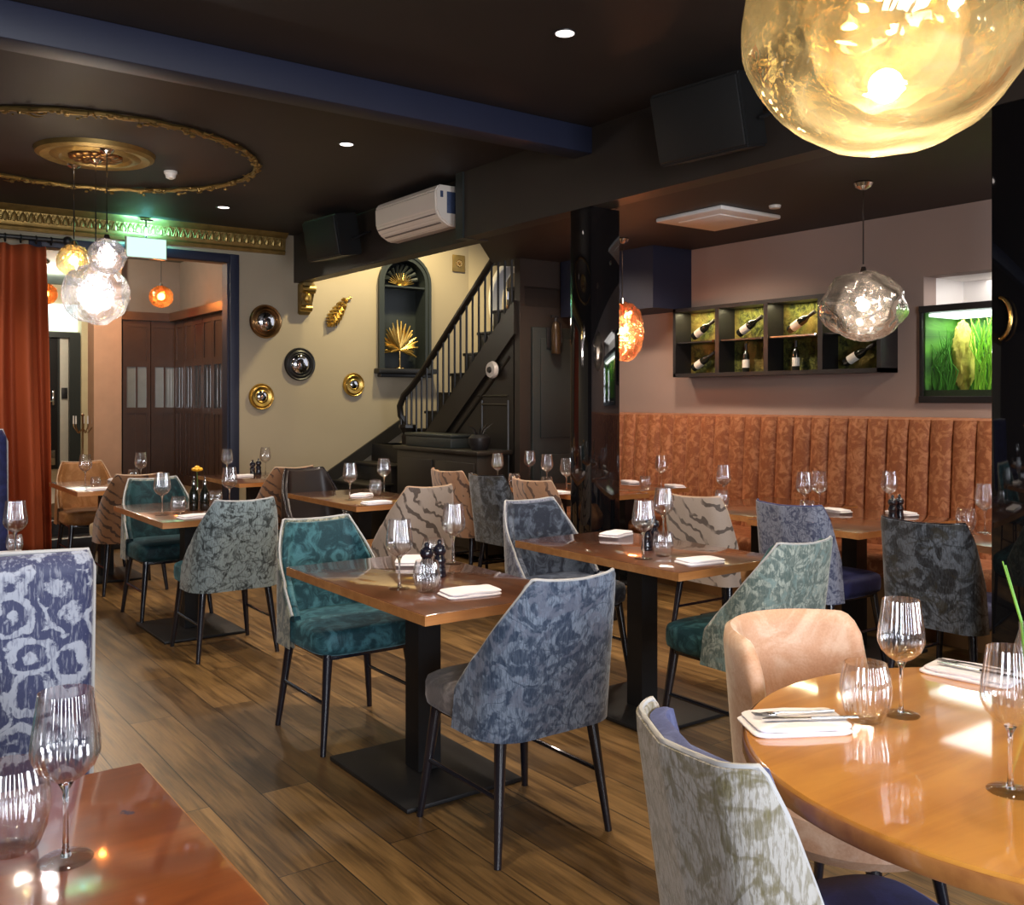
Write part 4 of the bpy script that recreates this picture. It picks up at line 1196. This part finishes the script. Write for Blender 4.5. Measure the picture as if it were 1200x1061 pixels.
# gilded leaf
lf = thing('leaf_ornament', 'gilded leaf ornament hung on the cream back wall', 'ornament', wallpt(394, 366))
m = MB(); rnd = random.Random(3)
for k in range(9):
    s = k / 8
    c0 = V((.10 - .2 * s, -.02, .15 - .30 * s))
    for sg in (-1, 1):
        ln = .13 * (math.sin(PI * (.15 + .8 * s)))
        dr_ = V((-.55 * 1 + sg * .75, 0, -.75 - sg * .35)).normalized()
        m.tube([c0, c0 + dr_ * ln * .5 + V((0, -.025, 0)), c0 + dr_ * ln + V((0, -.005, 0))], lambda u: .020 * math.sin(PI * min(.97, .12 + u * .85)) + .003, 6)
m.build('lobes', M['gold'], lf)
MB().tube([(.17, -.015, .17), (.08, -.03, .13), (-.02, -.035, 0), (-.12, -.02, -.17)], lambda u: .013 * (1 - u) + .004, 8).build('midrib', M['gold'], lf)
# square plaque
pl = thing('plaque', 'small square gilded plaque high on the back wall', 'plaque', wallpt(537, 309))
MB().box((-.085, -.02, -.10), (.085, 0, .10), .006).build('plate', M['goldpaint'], pl)
m = MB()
for k in range(8):
    a = k * PI / 4
    m.sphere((.03 * math.cos(a), -.024, .03 * math.sin(a)), .017, 8, 6, (1, .6, 1))
m.sphere((0, -.03, 0), .016, 10, 8)
m.build('rosette', M['brass'], pl)
# arched niche
nc = thing('wall_niche', 'dark arched wall niche with a shell head on the back wall', 'niche', (NXC, YB, NZ0))
def arch_pts(r, zb, zs, n=16):
    return [(-r, zb)] + [(-r * math.cos(R(180 * i / n)), zs + r * math.sin(R(180 * i / n))) for i in range(n + 1)] + [(r, zb)]
zs = NZS - NZ0
m = MB()
ip, op = arch_pts(NR - .0, 0, zs), arch_pts(NR + .065, 0, zs)
for prof_r, y0, y1 in (((NR - .012, NR + .05), -.045, .0), ((NR + .03, NR + .062), -.06, -.04)):
    i_, o_ = arch_pts(prof_r[0], 0, zs), arch_pts(prof_r[1], 0, zs)
    for k in range(len(i_) - 1):
        m.prism([i_[k], o_[k], o_[k + 1], i_[k + 1]], y0, y1, 'Y')
m.build('frame', M['slate'], nc, smooth=25)
def liner(u, v):
    a = PI * u
    pts = arch_pts(NR - .013, 0, zs, 24)
    i = u * (len(pts) - 1); k = min(int(i), len(pts) - 2); w_ = i - k
    x = pts[k][0] * (1 - w_) + pts[k + 1][0] * w_; z = pts[k][1] * (1 - w_) + pts[k + 1][1] * w_
    return V((x, -.0 + .19 * v, z))
MB().grid(liner, 54, 4).prism(arch_pts(NR - .013, 0, zs, 24), .188, .20, 'Y').build('lining', M['slate'], nc, smooth=30)
m = MB()
for k in range(9):
    a = R(10 + 160 * k / 8)
    m.tube([(0, .15, zs + .02), (.1 * math.cos(a), .10, zs + .03 + .10 * math.sin(a)), (.21 * math.cos(a), .03, zs + .03 + .20 * math.sin(a))], lambda u: .008 + .018 * u, 8)
m.build('shell_head', M['slate'], nc)
MB().box((-NR - .10, -.13, -.06), (NR + .10, .18, 0), .015).box((-NR - .06, -.09, -.10), (NR + .06, .0, -.06), .01).build('sill', M['black'], nc)
# fan ornaments: one in the head (gold spray), coral on its foot in the niche
m = MB()
for k in range(15):
    a = R(8 + 164 * k / 14)
    m.tube([(0, .02, 0), (.08 * math.cos(a), -.02, .06 * math.sin(a) + .01), (.17 * math.cos(a), -.01, .13 * math.sin(a) + .02)], lambda u: .007 * (1 - u) + .003, 5)
m.sphere((0, .0, .0), .04, 12, 8, (1, .6, .7))
o = m.build('gilded_spray', M['gold'], loc=(NXC, YB + .06, NZ0 + zs - .02))
tag(o, 'gilded fan spray in the arched head of the wall niche', 'ornament')
MB().box((-NR + .02, -.04, -.03), (NR - .02, .17, -.012)).build('shelf', M['slate'], nc, loc=(0, 0, zs - .02))
CORS = 1.2
co = thing('coral_sculpture', 'spiky gilded leaf sculpture on a stem standing in the niche', 'sculpture', (NXC - .02, YB + .05, NZ0))
MB().lathe([(0, 0), (.06, 0), (.06, .012), (.015, .025), (.010, .05), (.010, .22), (0, .22)], 16).build('stand', M['brass'], co)
m = MB(); rnd = random.Random(8)
for k in range(34):
    a = R(-25 + 230 * k / 33 + rnd.uniform(-4, 4)); ln = .30 * (.75 + .25 * math.sin(max(0, a))) * rnd.uniform(.85, 1.1)
    yo = rnd.uniform(-.06, .05)
    m.tube([(0, 0, .22), (ln * .5 * math.cos(a), yo * .6, .24 + ln * .5 * math.sin(a)), (ln * math.cos(a) * .9, yo, .25 + ln * math.sin(a))], lambda u: .007 + .017 * math.sin(PI * min(1, u * .9 + .1)), 6)
m.build('fronds', M['gold'], co)
# oval mirror on the stairwell wall
dirv = V((7.62 - 6.40, 8.4 - YB, 0)).normalized(); nrm = V((dirv.y, -dirv.x, 0)) 
if nrm.dot(V((-1, -1, 0))) < 0: nrm = -nrm
om = thing('oval_mirror', 'oval white-framed mirror in the stairwell behind the balusters', 'mirror', V((6.40, YB, 2.62)) + dirv * .52 + nrm * .012, math.atan2(nrm.y, nrm.x) + PI / 2)
ov = [(.24 * math.cos(2 * PI * k / 48), -.02, .44 * math.sin(2 * PI * k / 48)) for k in range(48)]
MB().tube(ov, .03, 8, True).build('frame', M['porcelain'], om)
m = MB(); m.bm.faces.new([m.bm.verts.new((x_, -.015, z_)) for x_, y_, z_ in ov])
solidify(m.build('mirror_glass', M['mirror'], om), .01)
# gilded corbel under the bulkhead
cb = thing('corbel', 'gilded scroll corbel under the end of the bulkhead', 'corbel', (XB + .22, YB, 2.695))
m = MB(); m.prism([(0, 0), (-.15, 0), (-.15, -.05), (-.12, -.10), (-.10, -.2), (-.05, -.30), (-.02, -.34), (0, -.34)], -.07, .07, 'X')
bmesh.ops.bevel(m.bm, geom=m.bm.edges[:], offset=.012, segments=2, affect='EDGES')
m.build('bracket', M['goldpaint'], cb)
m = MB().cone((-.075, -.12, -.07), (.075, -.12, -.07), .045, .045, 16).cone((-.065, -.06, -.27), (.065, -.06, -.27), .035, .035, 16).sphere((0, -.12, -.16), .045, 10, 8, (.9, .6, 1.3))
m.build('scroll', M['gold'], cb)
# exit sign
ex = thing('exit_sign', 'glowing green exit sign above the doorway', 'exit sign', (2.585, YB - .16, 2.90))
MB().box((-.19, -.025, -.10), (.19, .025, .10), .006).build('housing', M['porcelain'], ex)
MB().box((-.18, -.029, -.09), (.18, -.024, .09)).build('face', M['exit'], ex)
MB().cone((0, 0, .10), (0, 0, .27), .008, .008, 8).box((-.06, -.03, .26), (.06, .03, .275)).build('hanger', M['chrome'], ex)
l = bpy.data.lights.new('sign_light', 'AREA'); l.energy = 5.0; l.color = (.2, .95, 1.0); l.size = .34; l.shape = 'RECTANGLE'; l.size_y = .1
lo = link(bpy.data.objects.new('sign_light', l), ex); lo.location = (0, -.03, .16); lo.rotation_euler = (R(120), 0, 0)

# ------------------------------------------------------------------ curtain
cu = thing('curtain', 'rust-orange velvet curtain hanging at the left of the doorway', 'curtain', (1.26, YB - .18, 0))
def drape(u, v):
    x = -.62 + 1.05 * u + .02 * math.sin(14 * u + v * 2)
    amp = .10 * (.55 + .45 * v)
    y = amp * math.sin(u * 2 * PI * 5.5 + .3 * math.sin(v * 4)) + .012 * math.sin(u * 41 + v)
    x += .03 * (v - .3) * (u - .2) + (.05 * v if u > .9 else 0)
    return V((x, y, 2.83 - 2.79 * v))
solidify(MB().grid(drape, 160, 24).build('drape', M['curtain'], cu, smooth=80), .006)
cr = thing('curtain_rod', 'dark curtain rod with rings above the rust curtain', 'curtain rod', (1.35, YB - .16, 2.90))
MB().tube([(-1.2, 0, 0), (.50, 0, 0)], .02, 12).build('rod', M['iron'], cr)
MB().sphere((.54, 0, 0), .045, 16, 12).build('finial', M['iron'], cr)
MB().cone((.40, 0, 0), (.40, .16, 0), .012, .012, 8).build('bracket', M['iron'], cr)
for i in range(9):
    xx = -.60 + i * .125
    MB().tube([(xx, .036 * math.cos(2 * PI * k / 16), .036 * math.sin(2 * PI * k / 16) - .014) for k in range(16)], .006, 6, True).build('ring', M['iron'], cr)

# ------------------------------------------------------------------ candle stand near the far room steps
cs = thing('candelabra', 'tall metal candelabra in front of the cream pier in the far room', 'candelabra', (2.56, 12.1, .42)); cs.scale = (.72, .72, .72)
MB().lathe([(0, 0), (.14, 0), (.14, .02), (.03, .05), (.015, .10), (.015, 1.15), (.03, 1.18), (0, 1.2)], 16).build('stand', M['bronze'], cs)
for k in range(5):
    a = k * 2 * PI / 5
    MB().tube([(0, 0, .95), (.08 * math.cos(a), .08 * math.sin(a), .88), (.15 * math.cos(a), .15 * math.sin(a), .98), (.15 * math.cos(a), .15 * math.sin(a), 1.03)], .009, 6).build('arm', M['bronze'], cs)
    MB().cone((.15 * math.cos(a), .15 * math.sin(a), 1.03), (.15 * math.cos(a), .15 * math.sin(a), 1.16), .013, .011, 10).build('candle', M['porcelain'], cs)

# ------------------------------------------------------------------ wine shelf on the right wall
SY0, SY1, SZ0, SZ1, SXF = 3.77, 5.70, 1.632, 2.20, 5.80
ws = thing('wine_shelf', 'long black wall shelf with four mossy bays of wine bottles', 'shelf', (6.0, (SY0 + SY1) / 2, SZ0))
hw = (SY1 - SY0) / 2; hh = SZ1 - SZ0; dp = 6.0 - SXF
bw = 2 * hw / 4
m = MB()
m.box((-dp, -hw, 0), (0, hw, .03)).box((-dp, -hw, hh - .03), (0, hw, hh))
m.box((-dp, -hw, 0), (0, -hw + .03, hh)).box((-dp, hw - .03, 0), (0, hw, hh))
m.build('frame', M['black'], ws, smooth=None)
for k in range(1, 4):
    MB().box((-dp, -hw + bw * k - .02, .03), (-.012, -hw + bw * k + .02, hh - .03)).build('divider', M['black'], ws)
t_ = NT('moss_backing'); cc = t_.coord()
mo = t_.noise(cc, 26, 6, .7, .6)
colm = t_.mix(t_.smooth(mo, .35, .68), (.016, .024, .004, 1), (.20, .21, .035, 1))
colm = t_.mix(t_.smooth(t_.noise(cc, 5, 2), .45, .7), colm, (.26, .19, .04, 1))
M['moss'] = t_.pbr(Base_Color=colm, Roughness=.95, Normal=t_.bump(mo, 1.0, .03))
MB().box((-.014, -hw + .03, .03), (-.002, hw - .03, hh - .03)).build('moss_back', M['moss'], ws)
M['glassshelf'] = thin_glass('clear_shelf', (.8, .85, .82), .12, .6, 2)
for k in range(4):
    y0 = -hw + bw * k + .03 - (.0 if k else 0)
    sfp = MB().box((-dp + .02, -hw + bw * k + (.03 if k == 0 else .02), hh * .5 - .006), (-.014, -hw + bw * (k + 1) - (.03 if k == 3 else .02), hh * .5 + .006)).build('shelf_board', M['black'] if k != 1 else M['edge'], ws)  # one board coloured orange to stand in for its glow
    for yy in (-hw + bw * k + .045, ):
        MB().cone((-dp + .005, yy, hh * .5), (-dp + .03, yy, hh * .5), .009, .009, 10).build('peg', M['chrome'], sfp)
    l = bpy.data.lights.new('bay_light', 'AREA'); l.shape = 'RECTANGLE'; l.size = bw * .7; l.size_y = .03; l.energy = 1.3; l.color = (1, .86, .5)
    lo = link(bpy.data.objects.new('bay_light', l), ws); lo.location = (-.09, -hw + bw * (k + .5), hh - .035); lo.rotation_euler = (0, 0, R(90))
BP = [(0, 0), (.034, 0), (.037, .006), (.037, .165), (.033, .19), (.018, .215), (.0145, .235), (.0145, .285), (.016, .287), (.016, .30), (0, .30)]
def wbottle(label, y, z, tilt, sx=-.09, sc=.86):
    """tilt: lean of the neck towards -Y (right in the photo)"""
    t = thing('wine_bottle', label, 'bottle', (6.0 + sx, y, z), 0, 'wine bottles in the wall shelf')
    t.rotation_euler = (tilt, 0, 0)
    t.scale = (sc,) * 3
    inst('wb', lambda: MB().lathe(BP, 24).mesh('body', M['bottle'], 50), 'body', t)
    inst('wl', lambda: MB().lathe([(.0375, .045), (.0378, .05), (.0378, .125), (.0375, .13)], 24).mesh('label', M['paper'], 50), 'label', t)
    inst('wc', lambda: MB().lathe([(.0150, .235), (.0155, .24), (.0168, .29), (.0168, .302), (0, .303)], 16).mesh('foil', M['black'], 50), 'foil', t)
    return t
yc = [ (SY0 + SY1) / 2 - hw + bw * (k + .5) for k in range(4)]   # k=3 is leftmost in the photo
zm = SZ0 + hh * .5 + .006; zl = SZ0 + .03
TL = R(62)
wbottle('tilted wine bottle in the upper left bay of the wall shelf', yc[3] + .11, zm + .045, TL)
wbottle('tilted wine bottle in the lower left bay of the wall shelf', yc[3] + .11, zl + .045, TL)
wbottle('tilted wine bottle in the upper second bay of the wall shelf', yc[2] + .11, zm + .045, TL)
wbottle('upright wine bottle with white label in the second bay', yc[2] + .04, zl + .001, 0, sc=.74)
wbottle('tilted wine bottle in the upper third bay of the wall shelf', yc[1] + .11, zm + .045, TL)
wbottle('upright wine bottle with pale label in the third bay', yc[1] + .05, zl + .001, 0, sc=.74)
wbottle('tilted wine bottle in the lower right bay of the wall shelf', yc[0] + .11, zl + .045, TL)
wbottle('tilted wine bottle in the upper right bay behind the smoky pendant', yc[0] + .11, zm + .045, TL)

# ------------------------------------------------------------------ aquarium
TZ1 = 2.07
aq = thing('aquarium', 'lit planted aquarium set into the right wall', 'aquarium', (6.0, (AY0 + AY1) / 2, AZ0))
ah = (AY1 - AY0) / 2; az = TZ1 - AZ0
MB().box((-.03, -ah - .02, -.015), (.44, ah + .02, .03), .004).box((-.03, -ah - .02, az - .045), (.44, ah + .02, az), .004).box((-.02, ah - .0, 0), (.0, ah + .02, az)).build('frame', M['black'], aq, smooth=None)
t_ = NT('planted_backdrop'); cc = t_.coord()
nb = t_.noise(t_.mapping(cc, scale=(1, 9, 3)), 1.0, 5, .6, 1.5)
cb_ = t_.mix(t_.smooth(nb, .35, .7), (.006, .04, .006, 1), (.08, .26, .02, 1))
M['aqback'] = t_.pbr(Base_Color=cb_, Roughness=.8)
MB().box((.40, -ah, .03), (.43, ah, az - .045)).build('back_panel', M['aqback'], aq)
MB().box((.0, ah - .012, .03), (.40, ah - .002, az - .045)).box((.0, -ah + .002, .03), (.40, -ah + .012, az - .045)).build('side_panel', M['aqback'], aq)
MB().box((.0, -ah, .03), (.40, ah, .07)).build('gravel', plain('aquarium_gravel', (.03, .05, .02), .9, var=.6, scale=60), aq)
MB().box((.03, -ah + .02, az - .07), (.36, ah - .02, az - .05)).build('lamp', M['led'], aq)
MB().box((-.012, -ah, .03), (-.006, ah, az - .045)).build('front_glass', M['glass'], aq)
l = bpy.data.lights.new('tank_light', 'AREA'); l.shape = 'RECTANGLE'; l.size = .3; l.size_y = 1.0; l.energy = 8; l.color = (.93, 1, .82)
lo = link(bpy.data.objects.new('tank_light', l), aq); lo.location = (.2, 0, az - .08)
M['weed'] = plain('bright_water_weed', (.26, .58, .04), .5, var=.5, scale=12)
M['weed2'] = plain('deep_green_water_weed', (.05, .22, .02), .5, var=.5, scale=12)
M['drift'] = plain('yellow_driftwood', (.50, .42, .08), .8, var=.7, scale=22, bump=1.0, bscale=45)
AC = (AY0 + AY1) / 2
def weed(label, y, x, n, h, mat, spread, seed):
    m = MB(); rnd = random.Random(seed)
    for i in range(n):
        bx, by = rnd.uniform(-.05, .05), rnd.uniform(-spread, spread)
        hh_ = h * rnd.uniform(.65, 1.0); lean = rnd.uniform(-.10, .10); cv = rnd.uniform(-.05, .05)
        m.tube([(bx, by, 0), (bx, by + cv, hh_ * .35), (bx, by + lean * .6 - cv, hh_ * .7), (bx, by + lean, hh_)], lambda u: .0075 * (1 - u * .7), 5)
    o = m.build('water_plant', M[mat], loc=(6.0 + x, y, AZ0 + .068))
    tag(o, label, 'plant', 'plants in the aquarium')
weed('bright ribbon weed just right of the driftwood in the aquarium', AC + .16, .13, 44, .49, 'weed', .13, 1)
weed('pale ribbon weed at the far right of the aquarium', AC - .38, .14, 20, .47, 'weed', .13, 2)
weed('dark green weed at the left end of the aquarium', AC + .49, .12, 24, .42, 'weed2', .05, 3)
weed('dark green weed behind the driftwood in the aquarium', AC + .30, .33, 50, .48, 'weed2', .2, 4)
weed('deep green weed along the back of the aquarium', AC - .22, .34, 30, .46, 'weed2', .2, 5)
m = warped(.10, (.65, .75, 2.3), .22, 3.2, 31, 32, 30)
bmesh.ops.translate(m.bm, vec=(0, 0, .225), verts=m.bm.verts[:])
o = m.build('driftwood', M['drift'], loc=(6.0 + .20, AC + .40, AZ0 + .07))
tag(o, 'yellow-green driftwood at the left in the aquarium', 'driftwood')
l = bpy.data.lights.new('hatch_light', 'AREA'); l.energy = 5; l.size = .8; l.color = (1, .95, .9)
lo = link(bpy.data.objects.new('hatch_light', l)); lo.location = (6.3, AC, 2.262)

# ------------------------------------------------------------------ light
def area(name, loc, rot, sx, sy, watt, col):
    l = bpy.data.lights.new(name, 'AREA'); l.shape = 'RECTANGLE'; l.size = sx; l.size_y = sy; l.energy = watt; l.color = col
    o = link(bpy.data.objects.new(name, l)); o.location = loc; o.rotation_euler = rot
    return o
area('daylight_left_window', (-1.6, -3.62, 1.72), (R(90), 0, 0), 1.9, 2.0, 190, (.86, .91, 1.0))
area('daylight_right_window', (1.4, -3.62, 1.72), (R(90), 0, 0), 1.9, 2.0, 190, (.86, .91, 1.0))
def spot_l(name, loc, tgt, watt, col=(1, .82, .62), ang=90, soft=.08):
    l = bpy.data.lights.new(name, 'SPOT'); l.energy = watt; l.color = col; l.spot_size = R(ang); l.spot_blend = .7; l.shadow_soft_size = soft
    o = link(bpy.data.objects.new(name, l)); o.location = loc
    o.rotation_euler = (V(tgt) - V(loc)).to_track_quat('-Z', 'Y').to_euler()
spot_l('stairwell_spot', (5.3, 8.6, 4.1), (5.2, 9.7, 1.6), 190, (1, .84, .46), 110)
spot_l('niche_spot', (4.45, 8.6, 3.9), (5.4, 9.7, 2.2), 70, (1, .86, .5), 80)
for (x_, y_, w_) in ((.2, 6.0, 90), (.6, 2.2, 90), (2.9, 7.0, 90), (2.9, 1.2, 70), (2.6, 3.9, 110), (.5, 8.6, 60)):
    spot_l('added_ceiling_spot', (x_, y_, ZC - .03), (x_, y_, 0), w_, (1, .83, .66), 120)  # unseen downlights without fixtures, added to light the room
for (x_, y_, w_) in ((5.0, 5.0, 60), (5.2, 2.2, 60), (4.9, 6.2, 35), (5.0, .3, 40)):
    spot_l('banquette_spot', (x_, y_, ZR - .03), (x_ + .45, y_, 0), w_, (1, .80, .62), 140)
def point(name, loc, watt, col, r=.1):
    l = bpy.data.lights.new(name, 'POINT'); l.energy = watt; l.color = col; l.shadow_soft_size = r
    o = link(bpy.data.objects.new(name, l)); o.location = loc
point('far_hall_light', (2.6, 14.0, 2.9), 40, (1, .88, .68))
point('far_room_light', (2.2, 11.0, 3.0), 45, (1, .85, .66))
wd = bpy.data.worlds.new('World'); S.world = wd; wd.use_nodes = True
bg = wd.node_tree.nodes['Background']; bg.inputs[0].default_value = (.9, .92, 1.0, 1); bg.inputs[1].default_value = .5

# ------------------------------------------------------------------ camera
cam = bpy.data.cameras.new('Camera'); co_ = link(bpy.data.objects.new('Camera', cam))
cam.sensor_width = 36; cam.lens = FPX / 1200 * 36; cam.shift_y = -(1061 / 2 - CY) / 1200; cam.clip_start = .02
co_.location = (0, 0, EYE); co_.rotation_euler = (R(90), 0, -YAW)
S.camera = co_
S.view_settings.view_transform = 'Standard'; S.view_settings.look = 'None'; S.view_settings.gamma = 1
S.view_settings.use_curve_mapping = False
S.view_settings.exposure = .72
S.cycles.use_denoising = True
S.cycles.max_bounces = 10; S.cycles.transparent_max_bounces = 24; S.cycles.glossy_bounces = 5; S.cycles.transmission_bounces = 8
S.cycles.caustics_reflective = False; S.cycles.caustics_refractive = False
S.cycles.sample_clamp_indirect = 6
